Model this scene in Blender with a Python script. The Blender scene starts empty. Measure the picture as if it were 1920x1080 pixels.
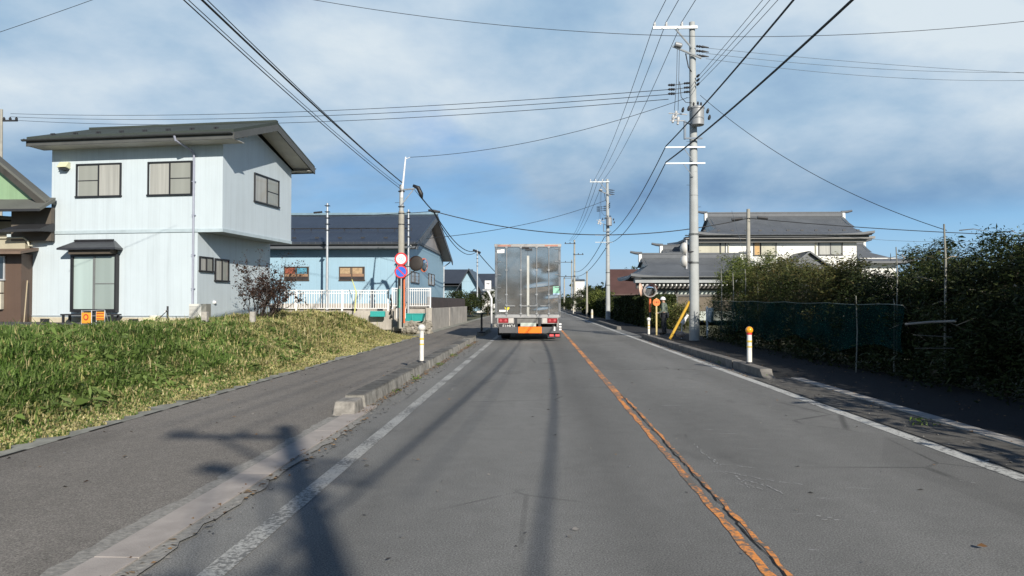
import bpy, math, random
import numpy as np
from mathutils import Vector, Matrix
R = math.radians
S = bpy.context.scene
COL = S.collection
random.seed(7)
# ---------------------------------------------------------------- camera
FPX, CX, CY, HCAM = 1350.0, 960.0, 540.0, 1.45
VPX, VPY = 1008.0, 568.0
pitch = math.atan((VPY - CY) / FPX)
yaw = math.atan((VPX - CX) / FPX * math.cos(pitch))
cam = bpy.data.cameras.new('camera'); camo = bpy.data.objects.new('camera', cam); COL.objects.link(camo)
cam.sensor_width = 36; cam.lens = 36 * FPX / 1920; cam.clip_start = 0.05; cam.clip_end = 3000
camo.location = (0, 0, HCAM); camo.rotation_euler = (math.pi / 2 + pitch, 0, yaw)
S.camera = camo
CF = Vector((-math.sin(yaw) * math.cos(pitch), math.cos(yaw) * math.cos(pitch), math.sin(pitch)))
CR = Vector((math.cos(yaw), math.sin(yaw), 0)); CU = CR.cross(CF)
def ray(px, py): return CF + CR * ((px - CX) / FPX) - CU * ((py - CY) / FPX)
def at(px, py, Y):
    d = ray(px, py); t = Y / d.y
    return Vector((d.x * t, Y, HCAM + d.z * t))
def gr(px, py, z=0.0):
    d = ray(px, py); t = (z - HCAM) / d.z
    return Vector((d.x * t, d.y * t, z))
def xat(px, Y, py=568): return at(px, py, Y).x
def zat(py, Y, px=1008): return at(px, py, Y).z
# ---------------------------------------------------------------- light
AZ, EL = R(22), R(26)
sd = Vector((-math.sin(AZ) * math.cos(EL), math.cos(AZ) * math.cos(EL), -math.sin(EL)))
sl = bpy.data.lights.new('sun', 'SUN'); sl.energy = 5.0; sl.angle = R(0.42); sl.color = (1.0, 0.93, 0.82)
so = bpy.data.objects.new('sun', sl); COL.objects.link(so)
so.rotation_euler = sd.to_track_quat('-Z', 'Y').to_euler()
S.view_settings.view_transform = 'Standard'; S.view_settings.look = 'None'; S.view_settings.gamma = 1
S.view_settings.exposure = 0.22
W = bpy.data.worlds.new('World'); S.world = W; W.use_nodes = True
nt = W.node_tree; nt.nodes.clear(); N = nt.nodes.new; L = nt.links.new
def world():
    out = N('ShaderNodeOutputWorld'); bg = N('ShaderNodeBackground'); bg.inputs['Strength'].default_value = 0.1
    L(bg.outputs[0], out.inputs[0])
    sky = N('ShaderNodeTexSky'); sky.sky_type = 'NISHITA'; sky.sun_disc = False
    sky.sun_elevation = EL; sky.sun_rotation = math.pi - AZ   # sun stands behind the camera, to the right
    sky.air_density = 1.1; sky.dust_density = 0.35; sky.ozone_density = 2.6
    tc = N('ShaderNodeTexCoord'); sep = N('ShaderNodeSeparateXYZ'); L(tc.outputs['Generated'], sep.inputs[0])
    def mth(op, a, b=None, clamp=False):
        m = N('ShaderNodeMath'); m.operation = op; m.use_clamp = clamp
        for i, v in enumerate((a, b)):
            if v is None: continue
            if isinstance(v, (int, float)): m.inputs[i].default_value = v
            else: L(v, m.inputs[i])
        return m.outputs[0]
    # clouds lie on a level sheet high over the ground: project the view direction on it
    zz = mth('ADD', mth('MAXIMUM', sep.outputs['Z'], 0.0), 0.33)
    px = mth('DIVIDE', sep.outputs['X'], zz); py = mth('DIVIDE', sep.outputs['Y'], zz)
    cmb = N('ShaderNodeCombineXYZ'); L(px, cmb.inputs[0]); L(py, cmb.inputs[1])
    def noise(scale, detail, rough, loc, dist=0.0, sc=(1, 1, 1)):
        mp = N('ShaderNodeMapping'); mp.inputs['Location'].default_value = loc; mp.inputs['Scale'].default_value = sc
        L(cmb.outputs[0], mp.inputs[0])
        n = N('ShaderNodeTexNoise'); n.inputs['Scale'].default_value = scale; n.inputs['Detail'].default_value = detail
        n.inputs['Roughness'].default_value = rough; n.inputs['Distortion'].default_value = dist
        L(mp.outputs[0], n.inputs['Vector']); return n.outputs['Fac']
    n1 = noise(0.9, 8, 0.52, (3.1, 1.7, 0), 0.25)
    n2 = noise(1.45, 10, 0.55, (9.0, 4.0, 2.0), 0.12)
    def ramp(fac, stops):
        r = N('ShaderNodeValToRGB'); L(fac, r.inputs[0]); e = r.color_ramp.elements
        while len(e) < len(stops): e.new(0.5)
        for k, (p, c) in zip(e, stops): k.position = p; k.color = (*(v / 10 for v in c), 1)
        return r.outputs[0]
    def mixc(fac, a, b, mode='MIX'):
        m = N('ShaderNodeMix'); m.data_type = 'RGBA'; m.blend_type = mode
        for key, v in (('Factor', fac), ('A', a), ('B', b)):
            if isinstance(v, (int, float)): m.inputs[key].default_value = v if key == 'Factor' else (v, v, v, 1)
            else: L(v, m.inputs[key])
        return m.outputs['Result']
    cover = ramp(n1, [(0.30, (1.5,) * 3), (0.43, (10,) * 3)])
    # clear low over the horizon and clear again overhead
    band = ramp(sep.outputs['Z'], [(0.0, (4,) * 3), (0.04, (2,) * 3), (0.07, (.4,) * 3), (0.10, (1.5,) * 3), (0.125, (8,) * 3), (0.145, (10,) * 3), (.40, (10,) * 3), (.52, (.3,) * 3)])
    cf = mth('MULTIPLY', cover, band)
    clear = ramp(sep.outputs['Z'], [(0.0, (3.3, 4.9, 6.6)), (0.04, (3.1, 5.2, 7.4)), (0.10, (2.2, 4.6, 7.4)), (0.25, (1.1, 2.9, 6.2)), (0.5, (.32, .85, 2.2)), (1.0, (.15, .4, 1.2))])
    clear = mixc(1, clear, 10, 'MULTIPLY'); clear = mixc(.85, sky.outputs[0], clear)
    body = ramp(n2, [(0.32, (2.0, 3.3, 5.1)), (0.44, (3.1, 4.5, 6.0)), (0.54, (4.6, 5.7, 6.8)), (0.63, (6.0, 6.8, 7.4))])
    low = ramp(sep.outputs['Z'], [(0.11, (6.4, 7.2, 8.2)), (0.155, (7.2, 7.9, 8.6)), (0.22, (10,) * 3)])
    body = mixc(1, mixc(1, body, 10, 'MULTIPLY'), low, 'MULTIPLY')
    L(mixc(cf, clear, body), bg.inputs['Color'])
world()
# ---------------------------------------------------------------- materials
MATS = {}
def srgb(r, g, b):
    f = lambda c: (c / 255 / 12.92) if c / 255 <= 0.04045 else ((c / 255 + 0.055) / 1.055) ** 2.4
    return (f(r), f(g), f(b))
class NT:
    def __init__(s, name):
        s.m = bpy.data.materials.new(name); s.m.use_nodes = True; s.t = s.m.node_tree
        s.b = s.t.nodes['Principled BSDF']; s.out = s.t.nodes['Material Output']; s.geo = None
    def n(s, k): return s.t.nodes.new(k)
    def l(s, a, b): s.t.links.new(a, b)
    def pos(s, scale=(1, 1, 1)):
        if not s.geo: s.geo = s.n('ShaderNodeNewGeometry')
        mp = s.n('ShaderNodeMapping'); mp.inputs['Scale'].default_value = scale
        s.l(s.geo.outputs['Position'], mp.inputs[0]); return mp.outputs[0]
    def noise(s, scale, detail=4, rough=0.55, sc=(1, 1, 1), dist=0):
        n = s.n('ShaderNodeTexNoise'); n.inputs['Scale'].default_value = scale; n.inputs['Detail'].default_value = detail
        n.inputs['Roughness'].default_value = rough; n.inputs['Distortion'].default_value = dist
        s.l(s.pos(sc), n.inputs['Vector']); return n.outputs['Fac']
    def ramp(s, fac, stops, interp='LINEAR'):
        r = s.n('ShaderNodeValToRGB'); s.l(fac, r.inputs[0]); e = r.color_ramp.elements; r.color_ramp.interpolation = interp
        while len(e) < len(stops): e.new(0.5)
        for k, (p, c) in zip(e, stops):
            k.position = p; k.color = (*(c if isinstance(c, tuple) else (c,) * 3), 1)
        return r.outputs[0]
    def mix(s, fac, a, b, mode='MIX'):
        m = s.n('ShaderNodeMix'); m.data_type = 'RGBA'; m.blend_type = mode
        for key, v in (('Factor', fac), ('A', a), ('B', b)):
            if isinstance(v, (int, float)): m.inputs[key].default_value = v if key == 'Factor' else (v, v, v, 1)
            elif isinstance(v, tuple): m.inputs[key].default_value = (*v, 1)
            else: s.l(v, m.inputs[key])
        return m.outputs['Result']
    def math(s, op, a, b=0.0, clamp=False):
        m = s.n('ShaderNodeMath'); m.operation = op; m.use_clamp = clamp
        for i, v in enumerate((a, b)):
            if isinstance(v, (int, float)): m.inputs[i].default_value = v
            else: s.l(v, m.inputs[i])
        return m.outputs[0]
    def xyz(s):
        if not s.geo: s.geo = s.n('ShaderNodeNewGeometry')
        p = s.n('ShaderNodeSeparateXYZ'); s.l(s.geo.outputs['Position'], p.inputs[0]); return p.outputs
    def col(s, c): s.l(c, s.b.inputs['Base Color'])
    def bump(s, h, strength=0.3, dist=0.01):
        b = s.n('ShaderNodeBump'); b.inputs['Strength'].default_value = strength; b.inputs['Distance'].default_value = dist
        s.l(h, b.inputs['Height']); s.l(b.outputs[0], s.b.inputs['Normal'])
    def set(s, **k):
        for a, v in k.items(): s.b.inputs[a.replace('_', ' ')].default_value = v
        return s
def mat(name, c, rough=0.6, metal=0.0, var=0.12, scale=3.0, bump=0.0, bscale=60, coat=0.0, streak=False, alpha=None, spec=None):
    """plain surface with a little wear: colour varies by noise, optional fine bump and rain streaks"""
    if name in MATS: return MATS[name]
    s = NT(name); s.set(Roughness=rough, Metallic=metal)
    if coat: s.b.inputs['Coat Weight'].default_value = coat; s.b.inputs['Coat Roughness'].default_value = 0.04
    if spec is not None: s.b.inputs['Specular IOR Level'].default_value = spec
    n = s.noise(scale, 5, 0.6)
    lo = tuple(x * (1 - var) for x in c); hi = tuple(min(1, x * (1 + var)) for x in c)
    cc = s.ramp(n, [(0.3, lo), (0.7, hi)])
    if streak:
        st = s.noise(1.0, 4, 0.6, (7, 7, .35)); k = s.ramp(st, [(0.45, 1.0), (0.62, 0.82), (0.75, 0.7)])
        cc = s.mix(0.6 if streak is True else streak, cc, k, 'MULTIPLY')
    s.col(cc)
    if bump: s.bump(s.noise(bscale, 3, 0.6), bump, 0.01)
    if alpha is not None: s.b.inputs['Alpha'].default_value = alpha
    MATS[name] = s.m; return s.m
def asphalt(name, c, tint=(1, 1, 1), road=False):
    s = NT(name); s.set(Roughness=0.9); s.b.inputs['Specular IOR Level'].default_value = 0.25
    g = s.noise(95, 3, 0.8); base = s.ramp(g, [(0.30, tuple(c * .40 * t for t in tint)), (0.5, tuple(c * t for t in tint)), (0.72, tuple(c * 1.9 * t for t in tint))])
    big = s.ramp(s.noise(0.5, 5, 0.6, (1, .35, 1)), [(0.3, .84), (0.7, 1.13)]); base = s.mix(1, base, big, 'MULTIPLY')
    mid = s.ramp(s.noise(5, 5, 0.7), [(0.3, .92), (0.7, 1.07)]); base = s.mix(1, base, mid, 'MULTIPLY')
    # pale stone chips and scattered specks worn out of the surface
    v = s.n('ShaderNodeTexVoronoi'); v.inputs['Scale'].default_value = 9; s.l(s.pos(), v.inputs['Vector'])
    sp = s.ramp(v.outputs['Distance'], [(0.0, 1.0), (0.05, 1.0), (0.075, 0.0)])
    gate = s.ramp(s.noise(2.3, 3), [(0.60, 0.0), (0.66, .7)])
    base = s.mix(s.math('MULTIPLY', sp, gate), base, (.30, .30, .28))
    v2 = s.n('ShaderNodeTexVoronoi'); v2.inputs['Scale'].default_value = 34; s.l(s.pos(), v2.inputs['Vector'])
    base = s.mix(s.math('MULTIPLY', s.ramp(v2.outputs['Distance'], [(0.0, 1.0), (0.10, .8), (0.16, 0.0)]), s.ramp(s.noise(19, 2), [(0.52, 0.0), (0.6, .9)])), base, (.27, .27, .25))
    base = s.mix(s.math('MULTIPLY', s.ramp(v2.outputs['Distance'], [(0.0, 1.0), (0.10, .8), (0.16, 0.0)]), s.ramp(s.noise(17, 2), [(0.38, .8), (0.46, 0.0)])), base, (.03, .03, .028))
    # old repairs and stains: broad irregular patches a little darker or paler
    pt = s.n('ShaderNodeTexVoronoi'); pt.inputs['Scale'].default_value = .22; s.l(s.pos((1.2, .5, 1)), pt.inputs['Vector'])
    base = s.mix(.5, base, s.ramp(s.math('FRACT', s.math('MULTIPLY', pt.outputs['Color'], 3.7)), [(0.0, .84), (.5, 1.0), (1.0, 1.08)]), 'MULTIPLY')
    st = s.ramp(s.noise(.9, 6, .65, (1, .5, 1)), [(.58, 1.0), (.66, .72), (.74, .62)]); base = s.mix(.55, base, st, 'MULTIPLY')
    if road:
        x = s.xyz()[0]
        wob = s.math('ADD', x, s.math('MULTIPLY', s.math('SUBTRACT', s.noise(.12, 3), .5), .5))
        # wheel paths polished darker, the crown between them and the lane edges dustier
        tr = s.ramp(s.math('DIVIDE', s.math('ADD', wob, 3), 8), [(0.10, 1.10), (.165, 1.04), (.215, .84), (.27, 1.0), (.345, 1.10), (.41, 1.0), (.455, .80), (.50, .96), (.55, 1.0), (.60, .92), (.66, 1.05), (.74, 1.12), (.80, .95), (.87, 1.05)])
        base = s.mix(.95, base, tr, 'MULTIPLY')
        # scraped white scratches on the oncoming lane
        sc1 = s.noise(1.0, 6, .6, (1.5, 11, 1), 0.6); k = s.ramp(sc1, [(0.655, 0.0), (0.68, 1.0), (0.70, 0)])
        xm = s.ramp(s.math('DIVIDE', s.math('ADD', x, 3), 8), [(.555, 0.0), (.58, 1.0), (.68, 1.0), (.72, 0.0)])
        base = s.mix(s.math('MULTIPLY', s.math('MULTIPLY', k, xm), .8), base, (.42, .42, .42))
        cr = s.n('ShaderNodeTexVoronoi'); cr.feature = 'DISTANCE_TO_EDGE'; cr.inputs['Scale'].default_value = .55; s.l(s.pos(), cr.inputs['Vector'])
        ck = s.math('MULTIPLY', s.ramp(cr.outputs['Distance'], [(0.0, 1.0), (.006, .8), (.012, 0.0)]), s.ramp(s.noise(.35, 4), [(.52, 0.0), (.6, 1.0)]))
        base = s.mix(s.math('MULTIPLY', ck, .5), base, (.02, .02, .02))
    s.col(base); s.bump(s.noise(160, 2, .7), 0.55, 0.012)
    MATS[name] = s.m; return s.m
def paint(name, c, under, wear=0.5, grain=18):
    """road paint worn away in flakes so that the asphalt shows"""
    s = NT(name); s.set(Roughness=0.7)
    w = s.noise(grain, 6, .75); w2 = s.noise(1.1, 4, .6)
    f = s.ramp(s.math('ADD', s.math('MULTIPLY', w, .6), s.math('MULTIPLY', w2, .4)), [(wear - .035, 0.0), (wear + .035, 1.0)])
    d = s.ramp(s.noise(60, 3), [(0.3, tuple(x * .75 for x in c)), (.7, c)])
    s.col(s.mix(f, under, d)); s.bump(f, 0.3, 0.003)
    MATS[name] = s.m; return s.m
def leafmat(name, cols, trans=0.25, rough=0.55):
    s = NT(name); s.set(Roughness=rough, Specular_IOR_Level=.2)
    if not s.geo: s.geo = s.n('ShaderNodeNewGeometry')
    c = s.ramp(s.geo.outputs['Random Per Island'], [(i / max(1, len(cols) - 1), k) for i, k in enumerate(cols)])
    p = s.ramp(s.noise(.9, 3), [(0.35, .78), (.65, 1.2)]); c = s.mix(1, c, p, 'MULTIPLY')
    s.col(c)
    if trans:
        t = s.n('ShaderNodeBsdfTranslucent'); s.l(c, t.inputs[0]); mx = s.n('ShaderNodeMixShader'); mx.inputs[0].default_value = trans
        s.l(s.b.outputs[0], mx.inputs[1]); s.l(t.outputs[0], mx.inputs[2]); s.l(mx.outputs[0], s.out.inputs[0])
    MATS[name] = s.m; return s.m
def siding(name, c, axis='v', pitch=0.18, var=.05, stain=.35):
    """metal cladding in vertical boards: shallow grooves as bump, rain stains"""
    s = NT(name); s.set(Roughness=0.5)
    tcn = s.n('ShaderNodeTexCoord'); sp = s.n('ShaderNodeSeparateXYZ'); s.l(tcn.outputs['Object'], sp.inputs[0])
    u = s.math('ADD', sp.outputs[0], sp.outputs[1]) if axis == 'v' else sp.outputs[2]
    fr = s.math('FRACT', s.math('DIVIDE', u, pitch))
    gv = s.ramp(fr, [(0.0, 0.0), (.05, 1.0), (.5, .92), (.95, 1.0), (1.0, 0.0)])
    n = s.ramp(s.noise(1.2, 5, .6), [(.3, tuple(x * (1 - var) for x in c)), (.7, c)])
    st = s.ramp(s.noise(1.0, 5, .65, (5, 5, .25)), [(.45, 1.0), (.62, .9), (.78, .74)])
    cc = s.mix(stain, n, st, 'MULTIPLY'); cc = s.mix(.10, cc, gv, 'MULTIPLY')
    s.col(cc); s.bump(gv, .35, .005)
    MATS[name] = s.m; return s.m
def roofmat(name, c, rough=.45, pitch=.25):
    s = NT(name); s.set(Roughness=rough)
    n = s.ramp(s.noise(.8, 5, .65), [(.3, tuple(x * .8 for x in c)), (.7, tuple(x * 1.15 for x in c))])
    sp = s.xyz(); fr = s.math('FRACT', s.math('DIVIDE', sp[2], pitch * .35)); cr = s.ramp(fr, [(0.0, .72), (.08, 1.0), (1.0, 1.0)])
    s.col(s.mix(.5, n, cr, 'MULTIPLY')); s.bump(cr, .4, .01)
    MATS[name] = s.m; return s.m
# ---------------------------------------------------------------- mesh building
class MB:
    def __init__(s, M=None): s.v = []; s.f = []; s.mi = []; s.M = M; s.cur = 0; s.log = []
    def add(s, vs, fs):
        o = len(s.v); s.log.append((o, len(s.f)))
        s.v += [tuple(s.M @ Vector(p)) if s.M is not None else tuple(p) for p in vs]
        s.f += [tuple(i + o for i in f) for f in fs]; s.mi += [s.cur] * len(fs); return s
    def box(s, x0, x1, y0, y1, z0, z1):
        return s.add([(x0, y0, z0), (x1, y0, z0), (x1, y1, z0), (x0, y1, z0), (x0, y0, z1), (x1, y0, z1), (x1, y1, z1), (x0, y1, z1)],
                     [(0, 3, 2, 1), (4, 5, 6, 7), (0, 1, 5, 4), (1, 2, 6, 5), (2, 3, 7, 6), (3, 0, 4, 7)])
    def prism(s, pts, d):
        """polygon pts pushed along vector d"""
        n = len(pts); d = Vector(d); a = [Vector(p) for p in pts]
        return s.add(a + [p + d for p in a], [tuple(range(n))[::-1], tuple(range(n, 2 * n))] + [(i, (i + 1) % n, (i + 1) % n + n, i + n) for i in range(n)])
    def pieces(s, name, m, parent, group=1, bevel=0):
        """every group of consecutive shapes becomes an object of its own"""
        for i in range(0, len(s.log), group):
            c = MB(); (v0, f0), e = s.log[i], (s.log[i + group] if i + group < len(s.log) else (len(s.v), len(s.f)))
            c.v = s.v[v0:e[0]]; c.f = [tuple(k - v0 for k in f) for f in s.f[f0:e[1]]]; c.mi = [0] * len(c.f); c.build(name, m, parent, bevel=bevel)
    def slab(s, a, b, c, d, t):
        return s.prism([a, b, c, d], (0, 0, -t))
    def quad(s, *p): return s.add(p, [tuple(range(len(p)))])
    def tube(s, pts, r, n=8, cap=True):
        pts = [Vector(p) for p in pts]; rs = r if isinstance(r, (list, tuple)) else [r] * len(pts)
        vs = []; fs = []; up = None
        for i, p in enumerate(pts):
            t = (pts[min(i + 1, len(pts) - 1)] - pts[max(i - 1, 0)]).normalized()
            if up is None: up = t.orthogonal().normalized()
            up = (up - t * up.dot(t)).normalized(); w = t.cross(up)
            for k in range(n):
                a = 2 * math.pi * k / n; vs.append(p + (up * math.cos(a) + w * math.sin(a)) * rs[i])
        for i in range(len(pts) - 1):
            for k in range(n): fs.append((i * n + k, i * n + (k + 1) % n, (i + 1) * n + (k + 1) % n, (i + 1) * n + k))
        if cap: fs += [tuple(range(n))[::-1], tuple(range((len(pts) - 1) * n, len(pts) * n))]
        return s.add(vs, fs)
    def lathe(s, prof, c=(0, 0, 0), axis=(0, 0, 1), n=20):
        """prof = (radius, height) pairs turned about axis"""
        ax = Vector(axis).normalized(); u = ax.orthogonal().normalized(); w = ax.cross(u); c = Vector(c)
        vs = []; fs = []
        for r, h in prof:
            for k in range(n):
                a = 2 * math.pi * k / n; vs.append(c + ax * h + (u * math.cos(a) + w * math.sin(a)) * r)
        for i in range(len(prof) - 1):
            for k in range(n): fs.append((i * n + k, i * n + (k + 1) % n, (i + 1) * n + (k + 1) % n, (i + 1) * n + k))
        fs += [tuple(range(n))[::-1], tuple(range((len(prof) - 1) * n, len(prof) * n))]
        return s.add(vs, fs)
    def build(s, name, mats, parent=None, smooth=False, bevel=0, kind=None):
        me = bpy.data.meshes.new(name); me.from_pydata([tuple(v) for v in s.v], [], s.f); me.validate()
        for m in (mats if isinstance(mats, (list, tuple)) else [mats]): me.materials.append(m)
        if any(s.mi) and len(me.polygons) == len(s.mi): me.polygons.foreach_set('material_index', s.mi)
        if smooth:
            me.polygons.foreach_set('use_smooth', [True] * len(me.polygons))
            if smooth == 'angle': me.set_sharp_from_angle(angle=R(40))
        me.update(); return link(me, name, parent, bevel, kind)
def link(me, name, parent=None, bevel=0, kind=None):
    o = bpy.data.objects.new(name, me); COL.objects.link(o)
    if bevel:
        b = o.modifiers.new('bevel', 'BEVEL'); b.width = bevel; b.segments = 2; b.limit_method = 'ANGLE'; b.angle_limit = R(35)
    if parent is not None:
        o.parent = parent; o.matrix_parent_inverse = Matrix.Translation(-world_loc(parent))
    if kind: o['kind'] = kind
    return o
def world_loc(p):
    # meshes hold world coordinates, so only an Empty root has an offset to undo
    v = Vector(p.location)
    if p.parent is not None: v = Vector((0, 0, 0))
    return v
def thing(name, label, cat, loc=(0, 0, 0), group=None):
    o = bpy.data.objects.new(name, None); COL.objects.link(o); o.location = loc; o.empty_display_size = .2
    o['label'] = label; o['category'] = cat
    if group: o['group'] = group
    return o
def tag(o, label, cat, group=None, kind=None):
    o['label'] = label; o['category'] = cat
    if group: o['group'] = group
    if kind: o['kind'] = kind
    return o
def dup(root, delta, label=None):
    kids = {}
    for o in [root] + list(root.children_recursive): kids.setdefault(o.parent, []).append(o)
    r = root.copy(); COL.objects.link(r); r.location = Vector(root.location) + Vector(delta)
    if label: r['label'] = label
    def rec(src, dst):
        for ch in kids.get(src, []):
            c = ch.copy(); COL.objects.link(c); c.parent = dst; rec(ch, c)
    rec(root, r); return r
def frame(o, u):
    """wall frame: origin o, u to the right as seen by someone facing the wall, y into the wall, z up"""
    u = Vector((u[0], u[1], 0)).normalized(); d = Vector((-u.y, u.x, 0))
    M = Matrix.Identity(4)
    for i in range(3): M[i][0] = u[i]; M[i][1] = d[i]; M[i][2] = (0, 0, 1)[i]; M[i][3] = o[i]
    return M
def hit(M, px, py, y=0.0):
    Mi = M.inverted(); o = Mi @ Vector((0, 0, HCAM)); d = Mi.to_3x3() @ ray(px, py)
    t = (y - o.y) / d.y; p = o + d * t; return p.x, p.z
def text(s, size, m, parent, M, name='lettering', ext=0.002, align='CENTER'):
    c = bpy.data.curves.new(name, 'FONT'); c.body = s; c.size = size; c.extrude = ext; c.align_x = align; c.align_y = 'CENTER'
    t = bpy.data.objects.new(name, c); COL.objects.link(t); dg = bpy.context.evaluated_depsgraph_get()
    me = bpy.data.meshes.new_from_object(t.evaluated_get(dg)); bpy.data.objects.remove(t); me.transform(M)
    me.materials.clear(); me.materials.append(m); return link(me, name, parent)
def upright(M, u, y, z):
    """matrix that stands text (made in XY) upright on wall frame M"""
    return M @ Matrix.Translation((u, y, z)) @ Matrix.Rotation(R(90), 4, 'X')
def blade_mesh(name, V, m):
    """V: (count*5,3): base left, base right, middle right, tip, middle left"""
    n = len(V) // 5; me = bpy.data.meshes.new(name); me.vertices.add(len(V)); me.vertices.foreach_set('co', np.asarray(V, dtype=np.float32).ravel())
    idx = (np.arange(n)[:, None] * 5 + np.array([0, 1, 2, 4, 2, 3, 4])[None]).ravel().astype(np.int32)
    me.loops.add(n * 7); me.loops.foreach_set('vertex_index', idx); me.polygons.add(n * 2)
    st = (np.arange(n)[:, None] * 7 + np.array([0, 4])[None]).ravel().astype(np.int32)
    me.polygons.foreach_set('loop_start', st); me.polygons.foreach_set('loop_total', np.tile(np.array([4, 3], dtype=np.int32), n))
    me.materials.append(m); me.update(calc_edges=True); return link(me, name)
def np_mesh(name, V, nv, m, parent=None):
    """V: (count*nv,3) array of separate nv-gons"""
    n = len(V) // nv; me = bpy.data.meshes.new(name)
    me.vertices.add(len(V)); me.vertices.foreach_set('co', np.asarray(V, dtype=np.float32).ravel())
    me.loops.add(len(V)); me.loops.foreach_set('vertex_index', np.arange(len(V), dtype=np.int32))
    me.polygons.add(n); me.polygons.foreach_set('loop_start', np.arange(0, len(V), nv, dtype=np.int32))
    me.polygons.foreach_set('loop_total', np.full(n, nv, dtype=np.int32))
    me.materials.append(m); me.update(calc_edges=True); return link(me, name, parent)
def leaves(rng, C, n, spread, length, width, droop=0.0, up=0.3):
    """n leaf quads scattered round clump centres C (k,3)"""
    k = rng.integers(0, len(C), n); P = C[k] + rng.normal(0, 1, (n, 3)) * np.asarray(spread)
    d = rng.normal(0, 1, (n, 3)); d[:, 2] = d[:, 2] * .6 + up; d /= np.linalg.norm(d, axis=1)[:, None]
    e = np.cross(d, rng.normal(0, 1, (n, 3))); e /= np.linalg.norm(e, axis=1)[:, None]
    k2 = rng.uniform(.45, 1.25, (n, 1)) ** 1.0 * np.where(rng.random((n, 1)) < .18, 1.7, 1.0); l = length * k2; w = width * k2 * rng.uniform(.7, 1.3, (n, 1))
    a = P - d * l / 2; b = P + e * w / 2; c = P + d * l / 2; c[:, 2] -= droop * l[:, 0]; f = P - e * w / 2
    return np.stack([a, b, c, f], 1).reshape(-1, 3)
# ================================================================ ground, road, pavements
M_asph = asphalt('road_asphalt', .19, (1.0, 1.0, .95), road=True)
M_walk = asphalt('footway_asphalt', .185, (1.08, 1, .89))
M_yard = asphalt('yard_asphalt', .10)
M_conc = mat('kerb_concrete', (.36, .34, .31), .9, var=.28, scale=7, bump=.5, bscale=90, streak=False)
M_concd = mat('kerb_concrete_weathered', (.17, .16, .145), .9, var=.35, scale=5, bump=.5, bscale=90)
M_concw = mat('retaining_concrete', (.40, .37, .33), .9, var=.22, scale=1.4, bump=.35, bscale=50, streak=.9)
M_soil = mat('soil', (.12, .095, .065), .95, var=.4, scale=4, bump=.8, bscale=25)
def sheet(name, x0, x1, y0, y1, z, m, ny=1):
    b = MB()
    for i in range(ny):
        a, c = y0 + (y1 - y0) * i / ny, y0 + (y1 - y0) * (i + 1) / ny
        b.quad((x0, a, z), (x1, a, z), (x1, c, z), (x0, c, z))
    return b.build(name, m, kind='structure')
gm = NT('field'); gm.set(Roughness=.95)
gm.col(gm.ramp(gm.noise(.15, 6, .6), [(.3, (.05, .06, .025)), (.7, (.11, .10, .05))]))
sheet('ground', -900, 900, -700, 1600, -.06, gm.m)
sheet('road', -2.62, 4.62, -60, 700, 0, M_asph)
sheet('footway', -5.02, -2.60, -60, 700, .006, M_walk)
sheet('footway', 4.58, 7.2, -60, 700, .008, asphalt('shade_darkened_footway_asphalt', .032))  # right footway: shade of the conifers is put into the asphalt colour
# markings
P_white = paint('white_road_paint', (.46, .46, .43), (.15, .15, .142), .485, 30)
P_white2 = paint('white_road_paint_fresh', (.60, .60, .56), (.13, .13, .125), .45)
P_orange = paint('orange_road_paint', (.92, .35, .08), (.15, .14, .12), .485, 22)
sheet('edge_line', -1.81, -1.665, -20, 420, .004, P_white)
sheet('edge_line', 3.92, 4.08, -20, 420, .004, P_white2)
b = MB(); rn = random.Random(3)
# centre line: sound in the distance, split along a crack close by
b.quad((1.21, 11, .004), (1.325, 11, .004), (1.325, 420, .004), (1.21, 420, .004))
def ragged(x0, x1, ya, yb):
    y = ya; e0, e1 = x0, x1
    while y < yb:
        st = rn.uniform(.06, .2); f0, f1 = x0 + rn.uniform(-.012, .012), x1 + rn.uniform(-.014, .014)
        b.quad((e0, y, .004), (e1, y, .004), (f1, y + st, .004), (f0, y + st, .004)); y += st; e0, e1 = f0, f1
ragged(1.205, 1.262, -10, 11); ragged(1.325, 1.358, -10, 11)
b.build('centre_line', P_orange, kind='structure')
b = MB(); y = -10; x = 1.315
while y < 11.5:
    st = rn.uniform(.05, .15); x2 = 1.315 + rn.uniform(-.014, .014); w = rn.uniform(.002, .009)
    b.quad((x - w, y, .0055), (x + w, y, .0055), (x2 + w, y + st, .0055), (x2 - w, y + st, .0055)); y += st; x = x2
b.build('road_crack', mat('crack', (.012, .012, .012), .95), kind='structure')
# pale scrapes dragged across the oncoming lane
b = MB(); rn = random.Random(12)
for pl in (((1300, 832), (1330, 858), (1352, 872)), ((1352, 870), (1380, 872), (1418, 878)), ((1345, 882), (1372, 890), (1392, 902), (1402, 915)), ((1360, 884), (1400, 893), (1452, 902), (1506, 908)), ((1392, 897), (1430, 908), (1470, 926)), ((1380, 905), (1412, 912), (1430, 918)), ((1485, 963), (1530, 966), (1560, 972)), ((1540, 973), (1575, 974), (1612, 977)), ((1790, 898), (1830, 906))):
    P = [gr(*p, z=.0045) for p in pl]
    for a, c in zip(P, P[1:]):
        n = max(3, int((c - a).length / .035)); d = (c - a) / n; s_ = Vector((-d.y, d.x, 0)).normalized()
        for i in range(n):
            if rn.random() < .22: continue
            w = rn.uniform(.002, .009); j = s_ * rn.uniform(-.018, .018); q = a + d * i + j; b.quad(q - s_ * w, q + d * .9 - s_ * w * .7, q + d * .95 + s_ * w, q + s_ * w)
b.build('scrape_marks', mat('scrape', (.36, .36, .35), .9, var=.3, scale=20), kind='structure')
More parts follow.
